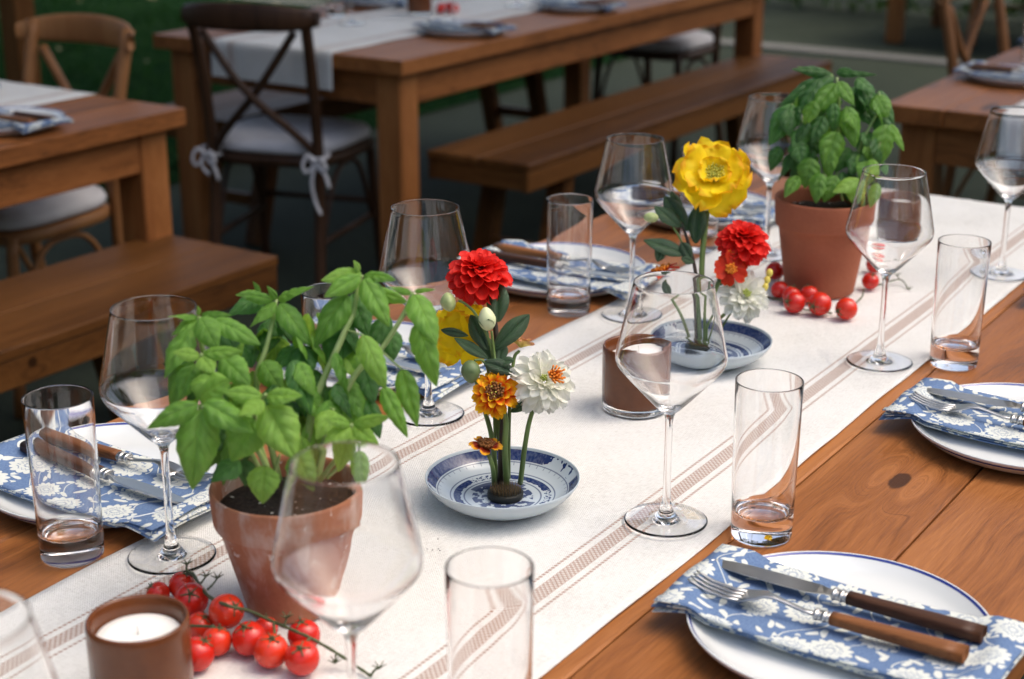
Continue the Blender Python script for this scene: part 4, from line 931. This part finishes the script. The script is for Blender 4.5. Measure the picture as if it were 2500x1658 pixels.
PR = [petal_mesh('petal_red', 'petal_red', 1.0, 0.35, c, 0, 0.5, s) for s, c in ((1, .15), (2, .30), (3, .05))]
PW = [petal_mesh('petal_white', 'petal_white', 0.9, 0.35, c, 0.12, 0.6, s) for s, c in ((4, .10), (5, .28), (6, -.05))]
PO = [petal_mesh('petal_orange', 'petal_orange', 1.0, 0.30, c, 0.06, 0.8, s) for s, c in ((7, .10), (8, .25))]
PM = [petal_mesh('petal_maroon', 'petal_maroon', 1.0, 0.25, c, 0.10, 1.0, s) for s, c in ((9, .05), (10, .25))]
PS = [petal_mesh('petal_scarlet', 'petal_scarlet', 1.0, 0.15, c, 0.16, 1.0, s) for s, c in ((12, .10), (13, .25))]
PY = [petal_mesh('petal_yellow', 'petal_yellow', 1.0, 0.30, c, 0.42, 0.6, s) for s, c in ((14, .05), (15, .22), (16, -.12), (17, .1))]
PP = [petal_mesh('petal_pale', 'petal_pale', 0.8, 0.35, c, 0.3, 0.6, s) for s, c in ((18, .1), (19, .3))]
DAHLIA = [(7, .03, .40, 18, .28, .24), (9, .08, .38, 38, .40, .32), (11, .12, .34, 55, .52, .38), (13, .16, .28, 70, .64, .42), (14, .18, .20, 84, .74, .44), (15, .20, .11, 97, .80, .46), (15, .20, .02, 110, .82, .46), (13, .18, -.05, 124, .78, .44)]
ZINNIA = [(8, .06, .10, 25, .30, .22), (10, .10, .09, 45, .46, .28), (12, .12, .06, 62, .66, .34), (13, .13, .03, 78, .84, .38), (14, .13, .0, 90, .94, .40), (12, .12, -.03, 102, .94, .40)]
ORZ = [(6, .05, .12, 20, .26, .22), (8, .10, .10, 42, .44, .30), (9, .12, .07, 60, .62, .36), (10, .12, .03, 76, .80, .40), (11, .12, .0, 90, .92, .42), (8, .12, -.02, 104, .92, .42)]

def arrangement(conv, K, tagc):
    rs = random.Random(len(tagc)); dk_ = depth(K); kz = TZ + ZR + 0.0165
    def P(x, y, tw=0.0): return pd(*conv(x, y), dk_ - tw)
    def foot(x, y): p = at(*conv(x, y), kz - TZ); return p
    def size(px, tw=0.0): return px / conv.s * (dk_ - tw) / FPX / 2
    def flower(name, label, cat, stem, smat='flower_stem', sr=(.0028, .0022)):
        f = foot(*stem[0]); t = thing(name, label, cat, tuple(f), 0, 'cut flowers on pin holders')
        stemo(t, [f - np.array([0, 0, .006])] + [P(*q) for q in stem[1:]], sr[0], sr[1], smat); return t
    def lv(t, x0, y0, x1, y1, w_, tw, i, nb=(0, .5, .8)):
        p0, p1 = P(x0, y0, tw), P(x1, y1, tw + rs.uniform(-.006, .01)); n = nb[0] * RT + nb[1] * UP + nb[2] * TOCAM
        add_leaf(t, p0, p1, size(w_, tw) * 2, FL, n, i)
    return rs, P, foot, size, flower, lv
rs, P, foot, size, flower, lv = arrangement(Z5, K1 + np.array([0, 0, .01]), 'first')
# red dahlia
t = flower('red_dahlia', 'full red dahlia rising over the painted saucer', 'flower', [(465, 1290), (468, 1150, .0), (478, 950, .0), (455, 700, .0), (430, 470, .0), (375, 320, .0)], 'dark_stem', (.0034, .0026))
c = P(352, 262, .0); ax = camdir(.03, .80, .55); head(t, c, ax, DAHLIA, PR, rs, size(330))
ball(c, ax, size(80), size(90), 'petal_red', 'flower_core', t)
lv(t, 452, 495, 448, 282, 118, .008, 0); lv(t, 425, 640, 600, 452, 100, .01, 1); lv(t, 400, 640, 310, 455, 92, .006, 2); lv(t, 300, 565, 158, 528, 46, .01, 0); lv(t, 400, 682, 236, 568, 72, .014, 1); lv(t, 410, 690, 380, 560, 80, .004, 2); lv(t, 455, 700, 480, 590, 70, .012, 1); lv(t, 545, 755, 378, 690, 85, .016, 0); lv(t, 450, 700, 530, 690, 75, .010, 2)
# white zinnia
t = flower('white_zinnia', 'large white zinnia with an orange floret over the painted saucer', 'flower', [(565, 1290), (590, 1120, .005), (615, 990, .01), (660, 860, .012)])
c = P(682, 800, .014); ax = camdir(.34, .22, .90); head(t, c, ax, ZINNIA, PW, rs, size(318))
c2 = P(738, 768, .038); florets(c2, camdir(.4, .2, .8), size(60), .008, 26, 'stamen_orange', t, rs, 'flower_centre', .0009); c3 = P(682, 780, .034); florets(c3, ax, size(22), .004, 12, 'eye_green', t, rs, 'flower_eye', .0008)
lv(t, 615, 895, 512, 948, 62, .012, 1)
# orange zinnia
t = flower('orange_zinnia', 'orange zinnia with yellow petal edges facing out over the saucer', 'flower', [(497, 1305), (486, 1130, .01), (492, 1000, .012), (465, 900, .014)], sr=(.0034, .0026))
c = P(440, 858, .02); ax = camdir(-.08, .30, .94); head(t, c, ax, ORZ, PO, rs, size(246)); florets(c + np.array(ax) * .004, ax, size(62), .007, 34, 'stamen_brown', t, rs); florets(c + np.array(ax) * .005, ax, size(34), .006, 6, 'stamen_yellow', t, rs, 'flower_eye', .0006)
# small maroon marigold
t = flower('small_marigold', 'small maroon marigold with yellow petal tips low on the saucer', 'flower', [(432, 1295), (425, 1240, .01), (402, 1165, .014)])
c = P(388, 1128, .016); ax = camdir(.12, .86, .42); head(t, c, ax, [(8, .10, .0, 78, .92, .62)], PM, rs, size(172)); florets(c, ax, size(62), .006, 40, 'stamen_brown', t, rs)
# yellow poppy behind
t = flower('pale_yellow_poppy', 'ragged yellow poppy hidden behind the white bud', 'flower', [(445, 1285), (420, 1090, -.005), (385, 950, -.01), (320, 720, -.02)])
c = P(268, 560, -.028); ax = camdir(-.25, .10, .75); head(t, c, ax, [(5, .06, .05, 50, .80, .84), (6, .06, .0, 84, 1.0, .95)], PY, rs, size(345))
# ruffled pale flower at the right
t = flower('pale_ruffled_flower', 'small yellow and pink ruffled flower behind the white zinnia', 'flower', [(505, 1265), (508, 1000, -.008), (530, 700, -.012), (560, 640, -.014)], 'flower_stem', (.0022, .0016))
c = P(566, 625, -.016); head(t, c, camdir(.2, .95, .0), [(5, .05, .0, 35, .9, .7), (6, .06, .0, 55, 1.0, .7)], PP, rs, size(150))
# buds
def bud(label, stem, cx, cy, rx, ry, axis, mat, tw):
    t = flower('flower_bud', label, 'flower bud', stem, 'flower_stem', (.0018, .0012)); ball(P(cx, cy, tw), axis, size(rx * 2, tw), size(ry * 2, tw), mat, 'bud', t, 16, .25)
    e = Vector(axis).normalized()
    for k in range(4):
        a = k * 1.57; o1 = e.orthogonal().normalized(); rd = o1 * math.cos(a) + e.cross(o1) * math.sin(a); b = Vector(P(cx, cy, tw)) - e * size(ry * 2, tw) * .96
        m_ = frame(b + rd * size(rx, tw) * .3 - Vector(t.location), e + rd * .55, rd * -1 + e * .3, size(rx * 2.4, tw), size(ry * 2.6, tw), size(ry * 2, tw)); ob('sepal', FL[0], parent=t, mtx=m_)
bud('pale green nodding bud beside the red dahlia', [(470, 1280), (440, 900, -.002), (420, 640, .012), (345, 468, .016), (290, 405, .016), (250, 385, .015)], 196, 392, 50, 40, camdir(-1, -.2, .1), 'bud_green', .016)
bud('creamy white bud standing below the red dahlia', [(480, 1275), (445, 800, .01), (430, 640, .014), (418, 540, .018)], 395, 478, 46, 62, camdir(-.15, 1, .2), 'bud_pale', .020)
bud('drooping green bud left of the orange zinnia', [(440, 1280), (430, 900, .002), (400, 740, .012), (370, 690, .016), (330, 690, .018)], 312, 748, 50, 60, camdir(.05, -1, .1), 'bud_dark', .018)

rs, P, foot, size, flower, lv = arrangement(Z8, K2 + np.array([0, 0, .01]), 'secondary')
t = flower('yellow_poppy', 'big ruffled yellow poppy with a green eye over the second saucer', 'flower', [(700, 1420), (688, 1180, .0), (690, 880, .0), (712, 660, .0), (725, 560, .004)], sr=(.0040, .0034))
c = P(758, 352, .0); ax = camdir(.0, .42, .88); head(t, c, ax, [(4, .04, .10, 44, .46, .74), (5, .08, .06, 64, .80, 1.02), (6, .08, .0, 86, 1.0, 1.06)], PY, rs, size(505)); florets(c + np.array(ax) * .008, ax, size(105), .010, 60, 'stamen_yellow', t, rs, 'flower_centre', .0008); ball(c + np.array(ax) * .006, ax, size(60), size(60), 'eye_green', 'flower_eye', t)
t = flower('red_zinnia', 'layered red zinnia beside the clean terracotta pot', 'flower', [(742, 1410), (745, 1200, .0), (800, 1000, .0), (920, 850, .0)])
c = P(952, 770, .0); head(t, c, camdir(.02, .78, .60), DAHLIA, PR, rs, size(350)); ball(c, camdir(.02, .78, .6), size(80), size(90), 'petal_red', 'flower_core', t)
t = flower('scarlet_marigold', 'single scarlet marigold with orange centre under the red zinnia', 'flower', [(735, 1420), (738, 1250, .012), (780, 1060, .016), (860, 960, .018)])
c = P(868, 935, .022); ax = camdir(.08, .12, .97); head(t, c, ax, [(6, .08, .0, 84, .98, .86)], PS, rs, size(215)); florets(c + np.array(ax) * .003, ax, size(52), .005, 30, 'stamen_orange', t, rs, 'flower_centre', .0009)
lv(t, 800, 1040, 830, 960, 60, .014, 1)
t = flower('side_marigold', 'orange-red marigold tilting away over the second saucer', 'flower', [(640, 1400), (560, 1230, .0), (490, 1110, .0), (450, 1000, .0)], 'flower_stem', (.0024, .0018))
c = P(432, 950, .0); ax = camdir(-.30, .86, .15); head(t, c, ax, [(8, .10, .0, 82, .96, .70)], PS, rs, size(225)); florets(c, ax, size(90), .008, 40, 'stamen_orange', t, rs)
lv(t, 490, 1120, 440, 1010, 55, .002, 2)
t = flower('white_zinnia', 'white zinnia low between scarlet marigold and tomatoes', 'flower', [(748, 1420), (760, 1300, .004), (880, 1180, .006)])
c = P(958, 1105, .006); ax = camdir(.22, .30, .88); head(t, c, ax, ZINNIA, PW, rs, size(320)); florets(c + np.array(ax) * .008, ax, size(36), .005, 16, 'eye_green', t, rs, 'flower_eye', .0009)
t = flower('yellow_bud', 'tiny yellow bud beside the tomatoes and white zinnia', 'flower bud', [(745, 1405), (900, 1180, -.004), (1080, 1050, -.006)], 'flower_stem', (.0016, .001)); 
for dx, dy in ((0, 0), (16, -46), (-12, 42)): ball(P(1104 + dx, 1004 + dy, -.006), camdir(.2, 1, .1), size(44), size(56), 'bud_yellow', 'bud', t)
t = flower('leafy_sprig', 'leafy green sprig with a pale bud left of the yellow poppy', 'flower', [(672, 1420), (665, 1150, .0), (645, 930, .0), (600, 760, .0), (560, 640, .0)], 'dark_stem', (.0030, .0018))
lv(t, 605, 690, 455, 460, 118, .0, 0); lv(t, 545, 665, 395, 518, 118, .01, 1); lv(t, 648, 770, 672, 515, 125, .004, 2); lv(t, 595, 845, 325, 728, 130, .01, 1); lv(t, 442, 765, 408, 885, 75, .01, 0); lv(t, 620, 870, 560, 760, 80, .012, 2); lv(t, 560, 600, 500, 430, 80, -.01, 1); lv(t, 640, 890, 560, 860, 60, .012, 0)
stemo(t, [P(600, 850, .004), P(540, 720, .008), P(470, 625, .01), P(410, 605, .01)], .0014, .0012, 'flower_stem', 'bud_stem'); ball(P(365, 604, .01), camdir(-1, .05, 0), size(66), size(96), 'bud_green', 'bud', t)

# ------------------------------------------------------------------ tomatoes on the vine
def tomato_mesh():
    prof = []
    for i in range(25):
        a = math.pi * i / 24; r = math.sin(a) ** 0.92; z = -math.cos(a) * 0.96; z -= 0.10 * math.exp(-(r / 0.22) ** 2) if a > 2 else -0.03 * math.exp(-(r / 0.15) ** 2); prof.append((r, z))
    prof[0] = (0.0, prof[0][1]); prof[-1] = (0.0, prof[-1][1]); return md('tomato', *lathe(prof, 32), mats=['tomato_skin'])
def calyx_mesh():
    vs, fs = [], []
    parts = []
    for k in range(5):
        a = k * 1.2566 + 0.2; d = np.array([math.cos(a), math.sin(a), 0])
        parts.append(tube(spline([(0, 0, .86), d * .25 + (0, 0, .93), d * .55 + (0, 0, .93 - .02 * k), d * .82 + (0, 0, 1.02 - .05 * k)], 4), [.10 - .0045 * i for i in range(13)][:13], 5))
    parts.append(tube([(0, 0, .82), (0.02, 0, 1.05), (.10, .02, 1.25)], [.09, .075, .08], 6)); v, f = join(*parts); return md('calyx', v, f, mats=['vine_stem'])
TMM, CXM = tomato_mesh(), calyx_mesh()
def tomatoes(conv, items, vines, label, ref):
    t = thing('tomato_cluster', label, 'tomatoes', (ref[0], ref[1], TZ + ZR), 0, 'cherry tomatoes on the vine'); o = np.array(t.location); Ps = []
    for it in items:
        x, y, dpx = it[:3]; p = at(*conv(x, y), ZR + 0.013); rr = dpx / conv.s / 2 * depth(p) / FPX * 1.06; p = at(*conv(x, y), ZR + rr * .97 + (it[3] if len(it) > 3 else 0)); Ps.append([p, rr, it])
    for _ in range(60):                     # let them settle apart on the cloth
        for i in range(len(Ps)):
            for j in range(i):
                d = Ps[i][0] - Ps[j][0]; q = np.linalg.norm(d); g_ = Ps[i][1] + Ps[j][1] - q
                if g_ > 0: d = d / q * g_ * .5; d[2] = 0; Ps[i][0] = Ps[i][0] + d; Ps[j][0] = Ps[j][0] - d
    for p, rr, it in Ps:
        up = Vector((R.uniform(-.6, .6), R.uniform(-.6, .6), 1.0)) if len(it) < 5 else camdir(*it[4]); m_ = up.to_track_quat('Z', 'Y').to_matrix().to_4x4() @ Matrix.Rotation(R.uniform(0, 6), 4, 'Z'); m_.translation = Vector(p - o)
        tm = ob('tomato', TMM, parent=t, mtx=m_ @ Matrix.Scale(rr, 4)); ob('calyx', CXM, parent=tm, scale=(.72, .72, .98))
    for pts, r0, r1 in vines:
        W = [at(*conv(a, b), h) - o for a, b, h in pts]; q = spline(W, 6); n = len(q); vs, fs = tube(q, [(r0 + (r1 - r0) * k / (n - 1)) * (1 + .15 * math.sin(k * 1.9)) for k in range(n)], 7); ob('vine', md('vine', vs, fs), 'vine_stem', t)
        # dried star calyx at the free end
        if len(pts) > 1 and r1 < .0009:
            e = W[-1]; parts = [tube([e, e + np.array([math.cos(a) * .006, math.sin(a) * .006, .004])], [.0009, .0003], 5) for a in (0, 1.3, 2.6, 3.9, 5.2)]; ob('dry_calyx', md('dry_calyx', *join(*parts)), 'vine_stem', t)
T1 = [(925, 585, 130), (1040, 545, 150), (1105, 625, 186, .004, (.1, .5, .8)), (1300, 692, 190, .010, (.5, .3, .5)), (1160, 775, 150), (1145, 935, 190), (1272, 868, 165), (1412, 850, 190), (1535, 790, 135), (1565, 920, 190, 0, (.1, .8, .5)), (1745, 962, 192, 0, (-.05, .75, .7)), (1755, 830, 180)]
V1 = [([(1110, 470, .028), (1200, 600, .034), (1320, 660, .044), (1440, 690, .034), (1560, 745, .030), (1700, 805, .030), (1800, 850, .028), (1940, 930, .018), (2060, 1010, .008), (2140, 1065, .006)], .0016, .0013),
      ([(1130, 490, .028), (1080, 455, .030), (1080, 420, .034)], .0012, .0008), ([(1160, 530, .030), (1190, 490, .034)], .001, .0007), ([(1195, 570, .032), (1230, 535, .036), (1255, 500, .040)], .001, .0007), ([(2140, 1065, .006), (2165, 1030, .010), (2190, 1020, .014)], .0012, .0008), ([(1940, 935, .018), (1935, 990, .010)], .001, .0007),
      ([(1090, 775, .022), (1170, 778, .026), (1240, 780, .030)], .0013, .0012), ([(1215, 785, .028), (1215, 840, .026)], .001, .001), ([(1580, 755, .030), (1585, 830, .030)], .0012, .001), ([(1790, 850, .029), (1745, 880, .030)], .0012, .001), ([(1640, 780, .03), (1655, 730, .036)], .001, .0007)]
tomatoes(Z6, T1, V1, 'cluster of red cherry tomatoes on the vine beside the candle cup', at(*Z6(1400, 900)))
T2_ = [(1155, 945, 112), (1185, 1065, 108), (1262, 1100, 112), (1280, 1146, 132, .0, (-.7, .1, .5)), (1372, 1095, 112), (1442, 1156, 142, 0, (-.6, -.2, .5)), (1612, 1186, 134, 0, (-.8, -.2, .3)), (1765, 1010, 104, 0, (.1, .7, .6)), (1790, 905, 100)]
V2 = [([(1100, 1110, .006), (1180, 1130, .006), (1340, 1190, .006), (1520, 1215, .006)], .0014, .0012), ([(1660, 1160, .012), (1710, 1110, .014), (1722, 1060, .018)], .0013, .001), ([(1800, 1040, .010), (1950, 1000, .012), (2010, 1062, .004)], .0012, .0008), ([(1950, 1000, .012), (1935, 975, .016)], .001, .0007)]
tomatoes(Z8, T2_, V2, 'string of cherry tomatoes curled around the clean terracotta pot', at(*Z8(1400, 1100)))
t = thing('tomato_cluster', 'small red heap of tomatoes on the far cream runner', 'tomatoes', (4.36, 3.10, TZ + ZR), 0, 'cherry tomatoes on the vine')
for k in range(6): ob('tomato', TMM, parent=t, mtx=Matrix.Translation((R.uniform(-.05, .05), -.03 + .014 * k, .0145)) @ Matrix.Scale(.015, 4))

# ------------------------------------------------------------------ soil crumbs fallen on the runner
parts = []
for px, py, n in ((1007, 1238, 1), (1012, 1300, 1), (1077, 1313, 1), (1050, 1340, 2), (1066, 1341, 2)):
    for k in range(n):
        p = at(px + R.uniform(-8, 8), py + R.uniform(-3, 3), ZR); q = R.uniform(.0003, .0006); v, f = box(-q * R.uniform(.8, 2), q, -q, q * R.uniform(.8, 1.6), 0, q * 1.2, q * .3); parts.append(([(a + p[0], b + p[1], c_ + p[2] - .0012) for a, b, c_ in v], f))
o = ob('soil_crumbs', md('soil_crumbs', *join(*parts), smooth=False), 'soil'); tag(o, 'dark soil crumbs scattered on the cream runner beside the saucer', 'crumbs', kind='stuff')

# ------------------------------------------------------------------ lawn growth, then foliage rows and trees added for shade
rs = random.Random(21); vs, fs = [], []
for k in range(26000):
    x, y = rs.uniform(2.5, 8.4), 4.5 + rs.random() ** 1.3 * 6.5; h = rs.uniform(.03, .085) * (1.5 if pnoise(Vector((x * 1.3, y * 1.3, 2))) > .2 else 1); a = rs.uniform(0, 6.28); b_ = rs.uniform(.2, 1.0) * h; w_ = rs.uniform(.003, .006); c_, s_ = math.cos(a), math.sin(a); n = len(vs)
    vs += [(x - s_ * w_, y + c_ * w_, .02), (x + s_ * w_, y - c_ * w_, .02), (x + c_ * b_ * .4 + s_ * w_ * .6, y + s_ * b_ * .4 - c_ * w_ * .6, .02 + h * .65), (x + c_ * b_, y + s_ * b_, .02 + h)]; fs += [(n, n + 1, n + 2), (n, n + 2, n + 3)]
tag(ob('grass', md('grass', vs, fs, smooth=False), 'grass_blade'), 'short dark green grass blades of the lawn', 'grass', kind='stuff')
vs, fs = [], []
for k in range(70):
    x, y = rs.uniform(2.8, 8.3), 4.6 + rs.random() * 5.5; a = rs.uniform(0, 6.28); L = rs.uniform(.025, .06); z = .07 + rs.uniform(0, .03); c_, s_ = math.cos(a), math.sin(a); n = len(vs)
    for u_, v_, w_ in ((-1, 0, 0), (-.2, -.5, .012), (1, 0, 0), (-.2, .5, .015)): vs.append((x + (c_ * u_ - s_ * v_) * L, y + (s_ * u_ + c_ * v_) * L, z + w_))
    fs += [(n, n + 1, n + 2), (n, n + 2, n + 3)]
tag(ob('fallen_leaves', md('fallen_leaves', vs, fs, smooth=False), 'fallen_leaf'), 'pale dry leaves fallen on the dark lawn', 'leaves', kind='stuff')
def added_hedge(x, y0, y1, label, seed, H=1.9, nl=9000, turn=None):
    rs = random.Random(seed); L = y1 - y0; t = thing('added_hedge', label, 'added_hedge', (x, (y0 + y1) / 2, 0) if turn is None else turn, 0 if turn is None else math.pi / 2); vs, fs = [], []
    for k in range(nl):
        p = np.array([rs.uniform(-.55, .55), rs.uniform(-L / 2, L / 2), rs.uniform(.02, H)]); b_ = .10 * pnoise(Vector((p[1] * 1.5, p[2] * 2, seed)))
        if abs(p[0]) < .3 and p[2] < H - .3: p[0] = math.copysign(rs.uniform(.38, .55), p[0] + .01)
        p[0] += b_; s = rs.uniform(.035, .07) * (H / 1.9) ** .7; a = np.array([rs.gauss(0, 1) for _ in range(3)]); a /= np.linalg.norm(a); b = np.cross(a, [rs.gauss(0, 1) for _ in range(3)]); b /= np.linalg.norm(b)
        n = len(vs); vs += [p - a * s, p - b * s * .55, p + a * s, p + b * s * .55]; fs.append((n, n + 1, n + 2, n + 3))
    o = ob('foliage', md('foliage', vs, fs, smooth=False), 'tree_leaf', t); o['kind'] = 'stuff'
    for k in range(8):
        yy = -L / 2 + (k + .5) * L / 8; v, f = tube(spline([(0, yy, 0), (.05, yy + .05, .6), (-.05, yy - .03, 1.4)], 4), .025, 6); ob('stem', md('stem', v, f), 'bark', t)
added_hedge(11.1, -1.5, 5.2, 'dark foliage row added for the shade behind the far table', 2)  # its dark green stands in for shade by the far table
def tree(x, y, label, seed, cr, cz, off, nleaf):  # trees added out of view to shade the background
    rs = random.Random(seed); t = thing('added_shade_tree', label, 'tree', (x, y, 0), 0, 'added shade trees')
    pts = spline([(0, 0, 0), (.06, .03, 1.2), (off[0] * .3, off[1] * .3, 2.8), (off[0], off[1], cz)], 6); vs, fs = tube(pts, [.22 - .10 * k / (len(pts) - 1) for k in range(len(pts))], 12)
    tr = ob('trunk', md('trunk', vs, fs), 'bark', t)
    for k in range(7):
        a = k * .9 + rs.uniform(-.2, .2); L = rs.uniform(.5, .85) * cr; ox, oy = off; q = spline([(ox * .75, oy * .75, cz - .55), (ox + math.cos(a) * L * .5, oy + math.sin(a) * L * .5, cz - .1 + .1 * k), (ox + math.cos(a) * L, oy + math.sin(a) * L, cz + .4)], 5)
        vs, fs = tube(q, [.08 - .06 * i / (len(q) - 1) for i in range(len(q))], 7); ob('limb', md('limb', vs, fs), 'bark', t)
    vs, fs = [], []
    for k in range(nleaf):
        while True:
            p = np.array([rs.uniform(-1, 1), rs.uniform(-1, 1), rs.uniform(-1, 1)])
            if .15 < np.linalg.norm(p) < 1 and pnoise(Vector(p * 2.6 + seed)) > -.12: break
        c = p * [cr, cr, 1.3] + [off[0], off[1], cz + .6]; s = rs.uniform(.08, .15); a = np.array([rs.gauss(0, 1) for _ in range(3)]); a /= np.linalg.norm(a); b = np.cross(a, [rs.gauss(0, 1) for _ in range(3)]); b /= np.linalg.norm(b)
        n = len(vs); vs += [c - a * s, c - b * s * .5, c + a * s, c + b * s * .5]; fs.append((n, n + 1, n + 2, n + 3))
    o = ob('crown', md('crown', vs, fs, smooth=False), 'tree_leaf', t); o['kind'] = 'stuff'
tree(4.4, 7.8, 'broad unseen tree added to shade the far tables', 3, 5.0, 5.0, (0.2, -2.6), 26000)  # unseen crown added overhead so the far tables fall into shade
tree(7.4, -1.8, 'unseen tree added past the right table, its crown shading the long bench', 7, 3.4, 4.9, (-0.7, 3.0), 6000)  # added out of view to cut sun on the far table and bench
tree(0.2, 8.6, 'smaller unseen tree added on the lawn to block low sky', 4, 3.4, 4.4, (0.2, -0.3), 9000)  # added out of view to block low sky at the back left
added_hedge(-2.6, 1.6, 11.0, 'tall unseen foliage row added left of the tables to block light', 6, 3.6, 14000)  # added out of view to darken the faces turned left
added_hedge(0, -7.0, 7.0, 'tall unseen foliage row added behind the camera to block light', 9, 3.4, 18000, (3.0, -4.6, 0))  # added behind the camera to keep low light off the front faces
